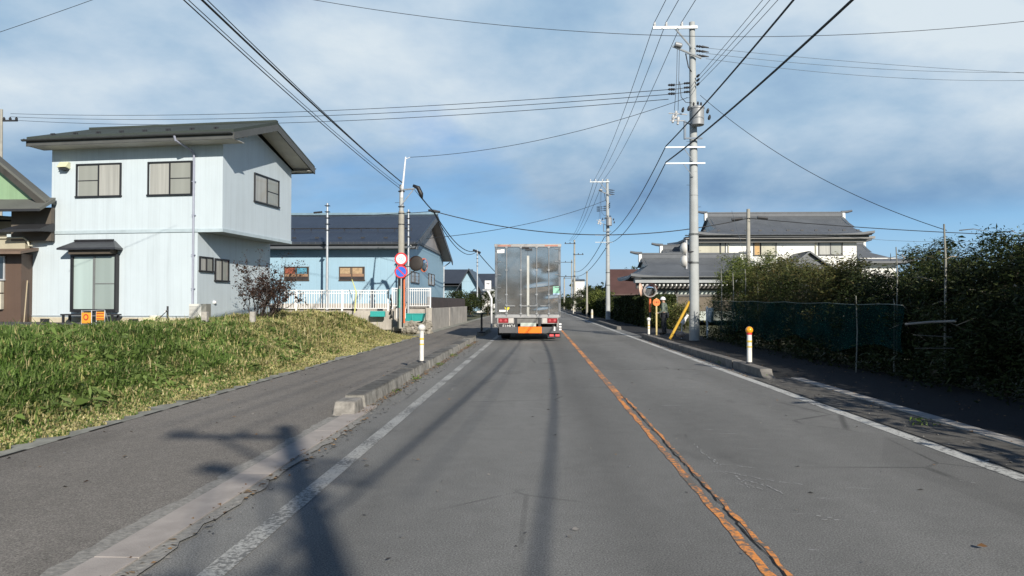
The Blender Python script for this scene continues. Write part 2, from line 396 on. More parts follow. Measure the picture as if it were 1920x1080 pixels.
# concrete strips and kerbs, left
sheet('gutter_strip', -5.55, -5.02, -60, 120, .010, mat('gutter_concrete', (.25, .25, .215), .9, var=.45, scale=3.2, bump=.5, bscale=80))
b = MB(); rn = random.Random(5); y = -12
while y < 60:
    ln = rn.uniform(.15, .7); b.quad((-5.03, y, .0145), (-4.995 - rn.uniform(0, .012), y, .0145), (-5.0, y + ln, .0145), (-5.035, y + ln, .0145)); y += ln + rn.uniform(.05, .5)
b.build('gutter_joint', MATS['crack'], kind='structure')
b = MB(); y = -14.0
while y < 8.6:
    b.box(-2.50, -2.24, y, y + 1.993, -.05, .022); y += 2.0
b.build('kerb', mat('flush_kerb_concrete', (.37, .335, .305), .9, var=.14, scale=5, bump=.4, bscale=90), bevel=.003, kind='structure')
gv = mat('gravelly_mortar', (.27, .26, .235), .95, var=.3, scale=30, bump=1.0, bscale=45)
b = MB(); rn = random.Random(9); y = -14; e0, e1 = -2.64, -2.19
while y < 9:
    f0 = -2.63 + rn.uniform(-.03, .03); st = rn.uniform(.08, .22)
    b.quad((e0, y, .0135), (-2.50, y, .0135), (-2.50, y + st, .0135), (f0, y + st, .0135))
    f1 = -2.14 + rn.uniform(-.04, .03); b.quad((-2.24, y, .0125), (e1, y, .0125), (f1, y + st, .0125), (-2.24, y + st, .0125)); e0, e1 = f0, f1; y += st
b.build('mortar_edge', gv, kind='structure')
def kerb_block(b, x0, x1, y0, y1, h, rnd, near=0.0):
    """one block with battered road face; near>0 slopes its near end down"""
    j = rnd.uniform(-.008, .008); s_ = .035
    b.add([(x0 + j, y0, -.05), (x1 + j, y0, -.05), (x1 + j, y1, -.05), (x0 + j, y1, -.05),
           (x0 + j, y0 + near, h if near < .3 else .05), (x1 - s_ + j, y0 + near, h if near < .3 else .05), (x1 - s_ + j, y1, h + j * .5), (x0 + j, y1, h)],
          [(0, 3, 2, 1), (4, 5, 6, 7), (0, 1, 5, 4), (1, 2, 6, 5), (2, 3, 7, 6), (3, 0, 4, 7)])
rn = random.Random(11)
b = MB(); b.cur = 0
kerb_block(b, -2.64, -2.34, 9.15, 9.72, .17, rn, .16)
b.build('kerb', mat('near_kerb_concrete', (.25, .235, .21), .9, var=.4, scale=9, bump=.8, bscale=70), bevel=.02, kind='structure')
b = MB(); y = 9.86
while y < 26.4:
    kerb_block(b, -2.66, -2.36, y, y + 1.96, .185 + rn.uniform(-.012, .012), rn); y += 2.0
y = 31.5
while y < 36: kerb_block(b, -2.66, -2.36, y, y + 1.96, .17, rn); y += 2.0
y = 44
while y < 120: kerb_block(b, -2.66, -2.36, y, y + 1.96, .17, rn); y += 2.0
km = NT('kerb_stained'); km.set(Roughness=.9)
kz = km.xyz()[2]
kc = km.ramp(km.noise(4, 5, .7, (1, 1.2, 1)), [(.3, (.10, .095, .085)), (.5, (.26, .25, .225)), (.75, (.42, .41, .38))])
kt = km.ramp(km.math('ADD', kz, km.math('MULTIPLY', km.noise(3, 4), .05)), [(.185, 1.0), (.215, .36)])
km.col(km.mix(1, kc, kt, 'MULTIPLY')); km.bump(km.noise(60, 3), .5, .01)
b.build('kerb', km.m, bevel=.01, kind='structure')
# right kerbs
b = MB(); y = 14.2
kerb_block(b, 4.32, 4.58, 13.75, 14.2, .16, rn, .3)
while y < 30: kerb_block(b, 4.32, 4.58, y, y + 1.96, .17 + rn.uniform(-.01, .01), rn); y += 2.0
y = 39.5
while y < 60: kerb_block(b, 4.32, 4.58, y, y + 1.96, .17, rn); y += 2.0
y = 64
while y < 150: kerb_block(b, 4.32, 4.58, y, y + 1.96, .17, rn); y += 2.0
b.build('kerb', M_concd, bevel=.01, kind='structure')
b = MB(); y = -14
while y < 13.4: b.box(4.84, 5.04, y, y + 1.993, -.05, .024); y += 2.0
b.build('kerb', M_conc, bevel=.006, kind='structure')
sheet('shoulder', 4.12, 4.84, -20, 14, .0095, mat('shadow_darkened_shoulder', (.095, .09, .08), .95, var=.4, scale=6, bump=.8, bscale=50))  # dark tone of this strip stands in for a cast shadow
# grit and dead leaves drifted against the kerbs
def litter(name, label_mat, spots, n, seed, zz):
    r = np.random.default_rng(seed); V = []
    for (x0, x1, y0, y1, k) in spots:
        P = np.stack([r.uniform(x0, x1, k), r.uniform(y0, y1, k), np.full(k, zz)], 1)
        for p in P:
            a = r.uniform(0, 6.28); s_ = r.uniform(.008, .03); h = r.uniform(.002, .014)
            d = np.array([math.cos(a), math.sin(a), 0]) * s_; e = np.array([-math.sin(a), math.cos(a), 0]) * s_ * r.uniform(.3, .8)
            V += [p - d, p + e + [0, 0, h], p + d, p - e]
    o = np_mesh(name, np.array(V), 4, label_mat); o['kind'] = 'stuff'; return o
lm = leafmat('dead_leaf', [(.10, .055, .03), (.22, .12, .05), (.30, .20, .10), (.06, .04, .025)], 0)
litter('leaf_litter', lm, [(-2.36, -2.22, 9.3, 27, 900), (-2.3, -2.05, 3, 9, 120), (-5.6, -5.3, 5, 26, 900), (-5.0, -2.7, 4, 26, 60), (-1.6, 3.8, 4, 20, 40), (4.0, 4.3, 14, 30, 400), (4.5, 6.8, 6, 30, 400)], 0, 4, .02)
gm2 = leafmat('grit', [(.08, .08, .07), (.20, .19, .18), (.28, .27, .25), (.05, .05, .05)], 0)
litter('grit', gm2, [(-2.34, -2.0, 2.5, 26, 900), (-1.6, 4, 3, 16, 90), (4.1, 4.5, 5, 16, 200), (-5, -2.7, 3, 16, 50)], 0, 6, .008)
# weeds in the kerb joints
# ---------------------------------------------------------------- raised ground on the left
def sm(t): t = max(0., min(1., t)); return t * t * (3 - 2 * t)
def hL(x, y):
    top = .78 + .15 * sm((y - 20) / 6) * sm((x + 11.2) / 2)
    r = sm((-5.45 - x) / 3.0) if y < 26 else sm((-5.45 - x) / (3.0 - 1.2 * sm((y - 26) / 3)))
    z = top * (r ** .9)
    # the bank runs out at its far corner beside the pole
    k = sm((30.6 - y) / 3.4) ; k = max(k, sm((-6.9 - x) / 2.0) * .95)
    z *= k * 1.0 + (1 - k) * .12
    z += .035 * math.sin(x * 2.1 + y * .7) * math.sin(y * 1.3 - x * .4) * min(1, max(0, (-5.6 - x)))
    return z
b = MB(); xs = [-5.5 - i * .35 for i in range(16)] + [-11 - i * 1.5 for i in range(20)]; ys = [-6 + i * .6 for i in range(73)]
vs = [(x, y, hL(x, y) + .004) for y in ys for x in xs]; nx = len(xs)
fs = [(j * nx + i + 1, j * nx + i, (j + 1) * nx + i, (j + 1) * nx + i + 1) for j in range(len(ys) - 1) for i in range(nx - 1)]
b.add(vs, fs)
em = NT('bank_earth'); em.set(Roughness=.95)
em.col(em.ramp(em.noise(2.5, 6, .7), [(.3, (.09, .10, .04)), (.55, (.16, .15, .07)), (.75, (.24, .20, .11))])); em.bump(em.noise(14, 4), 1, .05)
b.build('bank', em.m, smooth=True, kind='structure')
# asphalt apron before the two houses, lying on the raised ground
b = MB(); ax = [-12.2 - i * 1.0 for i in range(22)]; ay = [17.6 + i * .5 for i in range(14)]
va = [(x + (1.3 * sm((19.5 - y) / 2) if x > -12.3 else 0), y, hL(x, y) + .03) for y in ay for x in ax]
b.add(va, [(j * 22 + i + 1, j * 22 + i, (j + 1) * 22 + i, (j + 1) * 22 + i + 1) for j in range(13) for i in range(21)])
b.build('yard', M_yard, smooth=True, kind='structure')
# plot of the blue house, held up by its retaining wall
b = MB(); b.quad((-5.75, 37.9, 1.13), (-5.75, 62, 1.13), (-40, 62, 1.13), (-40, 37.0, 1.13)); b.build('yard', M_soil, kind='structure')
b = MB(); WL = 1.17
xw = -5.55
b.box(xw - .18, xw, 37.6, 47.9, -.1, WL); b.box(xw - .18, xw, 47.93, 56.5, -.1, WL + .01); b.box(xw - .185, xw + .03, 45.2, 47.0, -.1, WL - .01)
b.box(-9.5, xw - .18, 37.6, 37.8, -.1, WL - .04)
b.box(xw - .30, xw + .03, 37.45, 37.85, -.1, WL + .03)
ow = b.build('retaining_wall', M_concw, bevel=.012)
tag(ow, 'long stained concrete retaining wall along the left footway below the blue house', 'wall')
b = MB(); b.box(-30, -9.5, 36.3, 36.5, 0, 1.1); ow = b.build('retaining_wall', mat('old_block', (.20, .175, .15), .95, var=.35, scale=5, bump=.6))
tag(ow, 'low weathered wall hidden under the long white fence', 'wall')
# ---------------------------------------------------------------- grass on the bank
def grass():
    r = np.random.default_rng(21); V = []
    n = 330000
    y = 4.5 + (30.8 - 4.5) * r.random(n) ** 1.25; x = -5.22 - 11.5 * r.random(n) ** 1.3 - .10 * np.sin(y * 2.1) * np.sin(y * .7 + 1) - .06 * np.sin(y * 7.3 + 2 * np.sin(y * 3.1)) - .05 * np.sin(y * 17)
    px = (x / y)
    keep = (px > -1.05)
    # bare: house plot and apron
    keep &= ~((x < -11.6) & (y > 18.4)) & ~((x < -9.7) & (y > 21.8)) & ~((x < -8.6) & (y > 29.6))
    x, y = x[keep], y[keep]; n = len(x)
    H = np.array([hL(a, c) for a, c in zip(x, y)])
    clump = np.sin(x * 1.7 + 3 * np.sin(y * .6)) * np.sin(y * 1.1 + 2 * np.sin(x * .9)) + .6 * np.sin(x * 5.1 + y * 3.3) * np.sin(y * 4.3 - x * 2)
    edge = np.clip((-5.2 - x) / 1.2, .25, 1)
    ln = (.12 + .07 * np.clip(clump + .6, 0, 2)) * edge * r.uniform(.6, 1.4, n)
    tall = r.random(n) < .010; ln = np.where(tall, r.uniform(.22, .42, n) * edge, ln)
    ln *= np.where((x < -10.2) & (y > 15.5), .45, 1.0)
    a = r.uniform(0, 6.283, n); lean = r.uniform(.15, .95, n)
    dx, dy = np.cos(a) * lean, np.sin(a) * lean
    w = r.uniform(.004, .008, n) * (1 + y / 11)
    b0 = np.stack([x, y, H + .0], 1)
    w = np.where(tall, w * .6, w)
    side = np.stack([-np.sin(a), np.cos(a), np.zeros(n)], 1) * w[:, None]
    mid = b0 + np.stack([dx * .35, dy * .35, np.full(n, .75)], 1) * ln[:, None]
    tip = b0 + np.stack([dx * 1.05, dy * 1.05, 1.0 - .45 * lean], 1) * ln[:, None] * 1.25
    Q = np.stack([b0 - side, b0 + side, mid + side * .8, tip, mid - side * .8], 1)
    dry = .62 * np.clip((y - 13) / 12, 0, 1) + .40 * np.clip((-5.0 - x < 1.1) * 1.0, 0, 1) + .14 * (np.sin(x * .8 + y * .35) > .2) + .2 * (clump < -.4)
    isdry = r.random(n) < np.clip(dry + .10, 0, .85)
    return Q[~isdry].reshape(-1, 3), Q[isdry].reshape(-1, 3)
G, D = grass()
o = blade_mesh('grass', G, leafmat('grass_green', [(.10, .18, .035), (.16, .27, .055), (.23, .34, .09), (.31, .40, .14), (.09, .15, .04)], .55, .5))
tag(o, 'green grass covering the bank beside the footway', 'grass', kind='stuff')
o = blade_mesh('dry_grass', D, leafmat('grass_dry', [(.42, .38, .17), (.52, .46, .22), (.34, .35, .12), (.46, .39, .19), (.62, .55, .32)], .3, .6))
tag(o, 'yellowed dry grass mixed through the bank and along its edge', 'grass', kind='stuff')
# broad-leaved weeds in clumps
r = np.random.default_rng(5); C = []
for i in range(520):
    y = 5 + 15 * r.random() ** 1.3; x = -5.7 - 5.5 * r.random()
    if x < -9.7 and y > 21: continue
    C.append((x, y, hL(x, y) + .10))
o = np_mesh('weeds', leaves(r, np.array(C), 12000, (.10, .10, .05), .15, .04, .2, .5), 4, leafmat('weed', [(.10, .16, .04), (.15, .22, .055), (.20, .27, .09), (.08, .12, .03)], .3))
tag(o, 'leafy weeds growing in the grass bank', 'weeds', kind='stuff')
C = [(4.45 + r.uniform(-.12, .1), yy, .05) for yy in (8.7, 14.3, 17.2, 23)] + [(-2.3, yy, .04) for yy in (11.6, 13.5, 16.6, 19.5, 24)]
o = np_mesh('weeds', leaves(r, np.array(C), 350, (.06, .10, .02), .06, .02, .2, .6), 4, MATS['weed'])
tag(o, 'small weeds growing out of the kerb joints', 'weeds', kind='stuff')
# ================================================================ shared materials
M_blk = mat('black_frame', (.018, .018, .02), .4, var=.1)
M_glass = mat('dark_glass', (.03, .04, .05), .06, var=.1, coat=1)
def curtain(name, c, k=14):
    s = NT(name); s.set(Roughness=.5); s.b.inputs['Coat Weight'].default_value = .7; s.b.inputs['Coat Roughness'].default_value = .03
    w = s.noise(k, 2, .4, (1, 1, .03)); s.col(s.ramp(w, [(.3, tuple(x * .78 for x in c)), (.65, c)])); MATS[name] = s.m; return s.m
M_cur = curtain('net_curtain_glass', (.40, .40, .37)); M_cur2 = curtain('screen_glass', (.30, .31, .28), 3); M_curg = curtain('frosted_glass', (.42, .52, .50), 3)
M_curb = curtain('beige_blind_glass', (.48, .46, .36), 2)
M_white = mat('white_paint', (.72, .72, .70), .5, var=.06, scale=6, streak=.5)
M_whitem = mat('white_metal', (.78, .78, .78), .4, var=.05, scale=6)
M_found = mat('foundation_render', (.50, .45, .34), .9, var=.15, scale=3, bump=.3)
M_galv = mat('galvanised_steel', (.50, .52, .54), .45, .55, var=.12, scale=4)
M_dk = mat('dark_steel', (.035, .036, .04), .5, .2)
def window(parent, M, p0, p1, panes=('net', 'screen'), fw=.05, m_frame=None, rail=True, bars=None, name='window', proud=.05, label=None):
    """p0, p1: photo corners projected on the wall, as (u,z) pairs"""
    u0, z0, u1, z1 = min(p0[0], p1[0]), min(p0[1], p1[1]), max(p0[0], p1[0]), max(p0[1], p1[1])
    m_frame = m_frame or M_blk; b = MB(M); y0 = -proud
    b.box(u0, u1, y0, .0, z1 - fw, z1); b.box(u0 - .02, u1 + .02, y0 - .02, .0, z0, z0 + fw)
    b.box(u0, u0 + fw, y0 + .002, 0, z0 + fw, z1 - fw); b.box(u1 - fw, u1, y0 + .002, 0, z0 + fw, z1 - fw)
    n = len(panes); W_ = (u1 - u0 - 2 * fw) / max(1, n)
    for i in range(1, n): b.box(u0 + fw + W_ * i - .025, u0 + fw + W_ * i + .025, y0 + .008, 0, z0 + fw, z1 - fw)
    w = b.build(name, m_frame, parent, bevel=.004)
    if label: w['label'] = label
    mm = {'net': M_cur, 'screen': M_cur2, 'dark': M_glass, 'frost': M_curg, 'blind': M_curb}
    for i, k in enumerate(panes):
        a, c = u0 + fw + W_ * i + .026, u0 + fw + W_ * (i + 1) - .026
        g = MB(M); off = -.012 if i % 2 == 0 else -.022
        g.box(a, c, off, -.002, z0 + fw + .002, z1 - fw - .002)
        g.build('pane', mm.get(k, k) if isinstance(k, str) else k, w)
        if rail and k == 'screen': g = MB(M); zz = (z0 + z1) / 2; g.box(a, c, off - .014, off - .001, zz - .012, zz + .012); g.build('screen_rail', M_blk, w)
    return w
def wpx(M, x0, y0, x1, y1):
    a = hit(M, x0, y0); c = hit(M, x1, y1); return a, c
def loop_box(b, u0, u1, y0, y1, z0, z1): b.box(u0, u1, y0, y1, z0, z1)
# ================================================================ house A: pale two-storey house with jettied upper floor
M_sideA = siding('pale_blue_siding', (.55, .625, .67), stain=.6)
M_roofA = roofmat('green_grey_roof', (.040, .052, .046), .85)
M_soff = mat('soffit_boards', (.52, .50, .46), .7, var=.08)
M_trim = mat('dark_trim', (.05, .055, .058), .5)
C0 = at(418, 300, 23.0); thA = R(6.7)
rA = Vector((math.cos(thA), -math.sin(thA), 0)); bA = Vector((math.sin(thA), math.cos(thA), 0))
FA = frame((C0.x, C0.y, 0), rA)               # front wall: u along the front, y backwards
oG = Vector((C0.x, C0.y, 0)); GA = frame(oG, bA)  # gable wall: u backwards, y into the house
uL = hit(FA, 97, 350)[0]; dep = hit(GA, 546, 400)[0]
zb = hit(FA, 418, 433)[1]; zt = 6.92
jet = .87; lw = uL - 1.7
print('house A', C0, 'left', uL, 'depth', dep, 'jetty z', zb)
hA = thing('two_storey_house', 'pale blue two-storey house with jettied upper floor and dark grey roof above the grass bank', 'house', FA @ Vector((uL / 2, 2, .8)))
# walls
b = MB(FA)
rd = 2.15; zr = 7.74
up = [(0, 0), (dep, 0), (dep, 0), (0, 0)]
b.box(uL, 0, 0, dep, zb, zt - .25)
b.prism([(uL, 0, zt - .25), (uL, dep, zt - .25), (uL, rd, zr - .28)], (-uL, 0, 0))
b.build('upper_wall', M_sideA, hA)
b = MB(FA); b.box(lw, -jet, .002, dep - .002, .95, zb + .01); lwo = b.build('lower_wall', M_sideA, hA)
b = MB(FA); b.box(lw - .01, -jet + .01, -.012, dep + .01, .60, .97); fo = b.build('foundation', M_found, hA)
b = MB(FA)
for px in (218, 330, 445): u = hit(FA, px, 598)[0]
for u in (-9.2, -6.6, -3.3): b.box(u, u + .35, -.016, 0, .78, .92)
b.pieces('vent_grille', M_dk, fo)
b = MB(FA); b.box(lw, -jet + .002, -.022, 0, 1.0, 1.03); b.build('drip_edge', mat('grey_flashing', (.30, .34, .37), .5), hA)
zbl = hit(FA, 230, 431)[1]
b = MB(FA); b.box(uL - .01, -jet + .004, -.03, 0, zb - .02, zb + .09); b.box(-jet + .01, .035, -.03, 0, zb - .03, zb + .08); b.box(.0, .035, 0.0, dep, zb - .03, zb + .08)
b.build('floor_band', mat('band_trim', (.42, .50, .54), .5), hA)
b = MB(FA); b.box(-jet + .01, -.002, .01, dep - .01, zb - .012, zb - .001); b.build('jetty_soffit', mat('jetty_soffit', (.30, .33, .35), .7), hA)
# roof
ov = .72; rk = .78; uR = rk; uLL = uL - .32; d1 = dep + .42
ze = 6.92; zeb = 6.88
b = MB(FA); t = .10
P = lambda u, y, z: (u, y, z)
b.slab(P(uLL, -ov, ze), P(uR, -ov, ze), P(uR, rd, zr + .12), P(uLL, rd, zr + .12), t)
b.slab(P(uLL, rd, zr + .12), P(uR, rd, zr + .12), P(uR, d1, zeb), P(uLL, d1, zeb), t)
b.box(uLL, uR, rd - .08, rd + .08, zr + .10, zr + .17)
ro = b.build('roof', M_roofA, hA)
b = MB(FA)
# barge boards on the street gable, fascia along the eaves
b.prism([(uR - .03, -ov, ze - .10), (uR - .03, rd, zr + .02), (uR - .03, rd, zr - .20), (uR - .03, -ov, ze - .32)], (.05, 0, 0))
b.prism([(uR - .03, d1, zeb - .10), (uR - .03, rd, zr + .02), (uR - .03, rd, zr - .20), (uR - .03, d1, zeb - .32)], (.05, 0, 0))
b.prism([(uLL - .02, -ov, ze - .10), (uLL - .02, rd, zr + .02), (uLL - .02, rd, zr - .20), (uLL - .02, -ov, ze - .32)], (.05, 0, 0))
b.box(uLL, uR - .03, -ov - .0, -ov + .04, ze - .30, ze - .10); b.box(uLL, uR - .03, d1 - .04, d1, zeb - .30, zeb - .10)
b.build('fascia', mat('grey_fascia', (.085, .088, .085), .6), hA)
b = MB(FA)
b.box(uLL, uR - .03, -ov + .04, .0, ze - .30, ze - .285)
s0 = zr - .27; b.slab((0, 0, ze - .10), (uR - .03, 0, ze - .10), (uR - .03, rd, s0 + .2), (0, rd, s0 + .2), .015)
b.slab((0, rd, s0 + .2), (uR - .03, rd, s0 + .2), (uR - .03, d1 - .04, ze - .26), (0, d1 - .04, ze - .26), .015)
b.box(uLL + .02, uR - .03, dep, d1 - .04, ze - .30, ze - .285)
b.build('soffit', M_soff, hA)
def gutter(M, u0, u1, y, z, parent, m=None, r=.065):
    b = MB(M); n = 8; vs = []
    pr = [(r * math.cos(math.pi + math.pi * i / n), r * math.sin(math.pi + math.pi * i / n)) for i in range(n + 1)]
    pr2 = [(a * .82, c * .82) for a, c in pr][::-1]; ring = pr + pr2
    k = len(ring)
    for u in (u0, u1): vs += [(u, y + a, z + c) for a, c in ring]
    b.add(vs, [(i, (i + 1) % k, (i + 1) % k + k, i + k) for i in range(k)] + [tuple(range(k))[::-1], tuple(range(k, 2 * k))])
    for i in range(int(abs(u1 - u0) / .45)): uu = min(u0, u1) + .1 + i * .45; b.box(uu, uu + .03, y - r - .008, y + r, z, z + .012)
    return b.build('gutter', m or M_trim, parent)
gutter(FA, uLL - .1, uR + .0, -ov - .07, ze - .10, hA)
gutter(FA, uLL, uR, d1 + .07, ze - .10, hA)
b = MB(FA)
for i in range(8):
    u = uLL + .55 + i * .84; y = -.35; z = ze + (zr + .12 - ze) * (y + ov) / (rd + ov)
    b.box(u, u + .16, y, y + .03, z - .01, z + .07); b.box(u + .06, u + .10, y, y + .15, z - .01, z + .05)
b.pieces('snow_guard', M_dk, ro, 2)
ud = hit(FA, 365, 400)[0]
M_pipe = mat('grey_lilac_pipe', (.30, .32, .40), .45)
b = MB(FA); b.tube([(ud - .22, -ov - .07, ze - .16), (ud - .20, -ov - .04, ze - .3), (ud - .04, -.14, ze - .5), (ud, -.07, ze - .62), (ud, -.07, zb + .1), (ud, -.07, 1.15)], .036, 8); b.build('downpipe', M_pipe, hA, smooth='angle')
b = MB(FA)
for z in (5.4, 4.3, 3.0, 1.9): b.box(ud - .05, ud + .05, -.1, 0, z, z + .03)
b.pieces('pipe_bracket', M_pipe, hA)
b = MB(FA); b.tube([(ud, -.07, 1.25), (ud, -.07, .75)], .05, 10); b.build('pipe_sleeve', mat('pvc_grey', (.5, .5, .48), .5), hA)
window(hA, FA, *wpx(FA, 144, 308, 228, 369), panes=('screen', 'net')); window(hA, FA, *wpx(FA, 278, 304, 361, 366), panes=('net', 'screen'))
window(hA, GA, *wpx(GA, 476, 323, 522, 391), panes=('net', 'screen'))
LA = frame(FA @ Vector((-jet, 0, 0)), bA)
window(hA, LA, *wpx(LA, 373, 480, 398.5, 511), panes=('net', 'screen'), rail=False, fw=.045); window(hA, LA, *wpx(LA, 402, 484, 428, 529), panes=('net', 'screen'), rail=False, fw=.05)
# bay terrace window
p, q = wpx(FA, 139, 478, 223, 585)
b = MB(FA); bw = .17; u0, u1, z0, z1 = p[0], q[0], q[1], p[1]
b.box(u0, u1, -bw, -.001, z0, z0 + .10); b.box(u0, u1, -bw, -.001, z1 - .07, z1); b.box(u0, u0 + .09, -bw, -.001, z0 + .10, z1 - .07); b.box(u1 - .06, u1, -bw, -.001, z0 + .1, z1 - .07)
bay = b.build('terrace_window', M_blk, hA, bevel=.005)
um = (u0 + u1) / 2 + .03
b = MB(FA); b.box(u0 + .09, um, -.11, -.02, z0 + .1, z1 - .07); b.build('pane', M_curg, bay)
b = MB(FA); b.box(um, u1 - .06, -.13, -.02, z0 + .1, z1 - .07); b.build('pane', curtain('grey_green_glass', (.30, .36, .34), 3), bay)
b = MB(FA); b.box(um - .05, um + .03, -.15, -.02, z0 + .1, z1 - .07); b.box(um + .03, u1 - .06, -.145, -.13, (z0 + z1) / 2 - .03, (z0 + z1) / 2); b.build('mullion', mat('grey_alu', (.16, .17, .17), .4), bay)
# tiled canopy over it
a0, a1 = hit(FA, 119, 465), hit(FA, 233, 465); zc = hit(FA, 170, 452)[1]
b = MB(FA); w0, w1 = a0[0] + .27, a1[0] - .05; zl = zc - .26
b.add([(w0 - .1, -.5, zl), (w1 + .1, -.5, zl), (w1, 0, zl), (w0, 0, zl), (w0 + .28, -.1, zc), (w1 - .28, -.1, zc), (w1 - .28, 0, zc), (w0 + .28, 0, zc),
       (w0 - .1, -.5, zl - .06), (w1 + .1, -.5, zl - .06), (w1, 0, zl - .06), (w0, 0, zl - .06)],
      [(0, 1, 5, 4), (1, 2, 6, 5), (3, 0, 4, 7), (4, 5, 6, 7), (8, 9, 1, 0), (9, 10, 2, 1), (11, 8, 0, 3), (8, 11, 10, 9), (2, 3, 7, 6), (10, 11, 3, 2)])
cn = b.build('canopy', mat('dark_canopy', (.035, .036, .042), .35), hA)
b = MB(FA); b.box(w0 + .22, w1 - .2, -.36, 0, zl - .2, zl - .06); b.build('canopy_soffit', mat('brown_timber', (.08, .065, .05), .7), cn)
b = MB(FA); b.tube([(w0 + .25, -.12, zc + .01), (w1 - .25, -.12, zc + .01)], .035, 8); b.build('canopy_ridge', M_dk, cn)
# extractor hood
hu, hz = hit(FA, 124, 312)
b = MB(FA); b.add([(hu - .17, 0, hz + .13), (hu + .17, 0, hz + .13), (hu + .17, -.1, hz + .13), (hu - .17, -.1, hz + .13), (hu - .17, 0, hz - .1), (hu + .17, 0, hz - .1), (hu + .17, -.24, hz - .06), (hu - .17, -.24, hz - .06)],
    [(0, 1, 2, 3), (3, 2, 6, 7), (0, 3, 7, 4), (1, 5, 6, 2), (4, 7, 6, 5), (0, 4, 5, 1)]); vh = b.build('extractor_hood', mat('cream_hood', (.62, .62, .42), .5), hA, bevel=.015)
b = MB(FA); b.box(hu - .13, hu + .13, -.2, -.02, hz - .14, hz - .09); b.build('hood_outlet', M_dk, vh)
b = MB(LA); uu, zz = hit(LA, 401, 567); b.lathe([(.06, 0), (.06, .05), (.03, .08)], (uu, 0, zz), (0, -1, 0), 12); b.build('wall_vent', M_whitem, hA, smooth='angle')
# steps under the terrace window
b = MB(FA)
st = thing('terrace_step', 'dark timber bench step under the tall window of the pale house', 'step', FA @ Vector(((u0 + u1) / 2, -.4, .8)))
b = MB(FA); b.box(u0 - .02, u1 + .22, -.55, -.16, z0 - .11, z0 - .06); b.build('tread', M_dk, st)
for (uu, yy) in ((u0 + .05, -.5), (u1 + .14, -.5), (u0 + .05, -.22), (u1 + .14, -.22), ((u0 + u1) / 2, -.5)): b = MB(FA); b.box(uu - .03, uu + .03, yy - .03, yy + .03, .78, z0 - .11); b.build('leg', M_dk, st)
# air conditioner outdoor unit, by the downpipe on the jetty side
p = at(381, 588, 22.6); ac = thing('air_conditioner', 'small grey-white outdoor air conditioner unit beside the downpipe of the pale house', 'air conditioner', (p.x, p.y, .8))
MA = FA @ Matrix.Translation(FA.inverted() @ Vector((p.x, p.y, .8)))
b = MB(MA); b.box(-.40, .02, -.15, .13, .10, .62); bo = b.build('housing', mat('ac_white', (.62, .62, .58), .5, var=.05), ac, bevel=.012)
b = MB(MA); b.box(.021, .19, -.15, .13, .10, .62); b.build('side_panel', mat('ac_grey', (.22, .22, .20), .6), ac, bevel=.01)
b = MB(MA)
for i in range(10): b.box(-.38 + .0, -.08, -.16, -.15, .15 + i * .042, .165 + i * .042)
b.build('fan_grille', mat('ac_grille', (.33, .33, .32), .6), bo)
for u in (-.32, .12): b = MB(MA); b.box(u, u + .08, -.16, .14, -.02, .10); b.build('foot', M_concd, ac)
# ---------------- things in the yard
p = at(400, 596, 20); 
for (px, py, Y, lab) in ((384, 621, 18.5, 'short pale concrete stake in the grass in front of the air conditioner'), (474, 608, 20.5, 'short mossy concrete stake in the grass at the foot of the bare shrub')):
    q = at(px, py, Y); b = MB(Matrix.Translation((q.x, q.y, 0))); zq = hL(q.x, q.y)
    b.box(-.075, .075, -.07, .07, zq - .2, zq + .42); o = b.build('concrete_stake', M_conc, bevel=.015); tag(o, lab, 'stake')
# low cream pipe box with tap post
q = at(300, 596, 22.0)
pb = thing('valve_box', 'low cream coloured box with a basin against the wall of the pale house', 'box', (q.x, q.y, .8))
MQ = FA @ Matrix.Translation(FA.inverted() @ Vector((q.x, q.y, .8)))
b = MB(MQ); b.box(-.42, .08, -.25, .2, -.05, .20); b.box(.08, .48, -.18, .15, -.05, .14); b.build('housing', mat('cream_plastic', (.60, .56, .36), .6), pb, bevel=.02)
b = MB(MQ); b.lathe([(.15, .20), (.19, .26), (.17, .26), (.13, .22)], (-.17, 0, 0), n=16); b.build('basin', M_whitem, pb, smooth='angle')
b = MB(MQ); b.box(-.36, -.2, -.256, -.25, .0, .07); b.build('hatch', mat('grey_hatch', (.2, .2, .2), .6), pb)
tp = thing('standpipe', 'dark standpipe with a sloping hose beside the cream box', 'tap', (q.x + .55, q.y, .8))
b = MB(MQ); b.tube([(.42, -.24, -.1), (.42, -.24, .55)], .03, 8); b.build('post', M_dk, tp)
b = MB(MQ); b.tube([(.42, -.26, .42), (.42, -.36, .42), (.42, -.38, .36)], .018, 8); b.build('tap', M_galv, tp)
b = MB(MQ); b.tube([(.40, -.26, .40), (.22, -.28, .22), (-.05, -.3, .05), (-.2, -.3, .0)], .012, 6); b.build('hose', M_dk, tp)
# orange folding barrier
q = at(172, 616, 18.2); zq = hL(q.x, q.y) + .02
fb = thing('folding_barrier', 'small orange folding barrier with emblem standing on the yard near the terrace window', 'barrier', (q.x, q.y, zq))
MF = frame((q.x, q.y, zq), Vector((1, -.25, 0)))
b = MB(MF); b.box(-.32, .0, -.02, .0, .12, .40); pl = b.build('panel', mat('orange_board', (.80, .36, .04), .5, var=.12), fb, bevel=.006)
b = MB(MF); b.lathe([(.085, .0), (.085, .003)], (-.17, -.0205, .28), (0, -1, 0), 20); b.build('emblem', mat('red_mark', (.5, .06, .03), .5), pl)
b = MB(MF); b.lathe([(.05, .0), (.05, .003)], (-.17, -.024, .28), (0, -1, 0), 16); b.box(-.24, -.10, -.023, -.0205, .15, .185); b.build('emblem_centre', MATS['orange_board'], pl)
b = MB(MF); b.box(.03, .30, .10, .12, .2, .42); b.build('panel', MATS['orange_board'], fb, bevel=.006)
b = MB(MF)
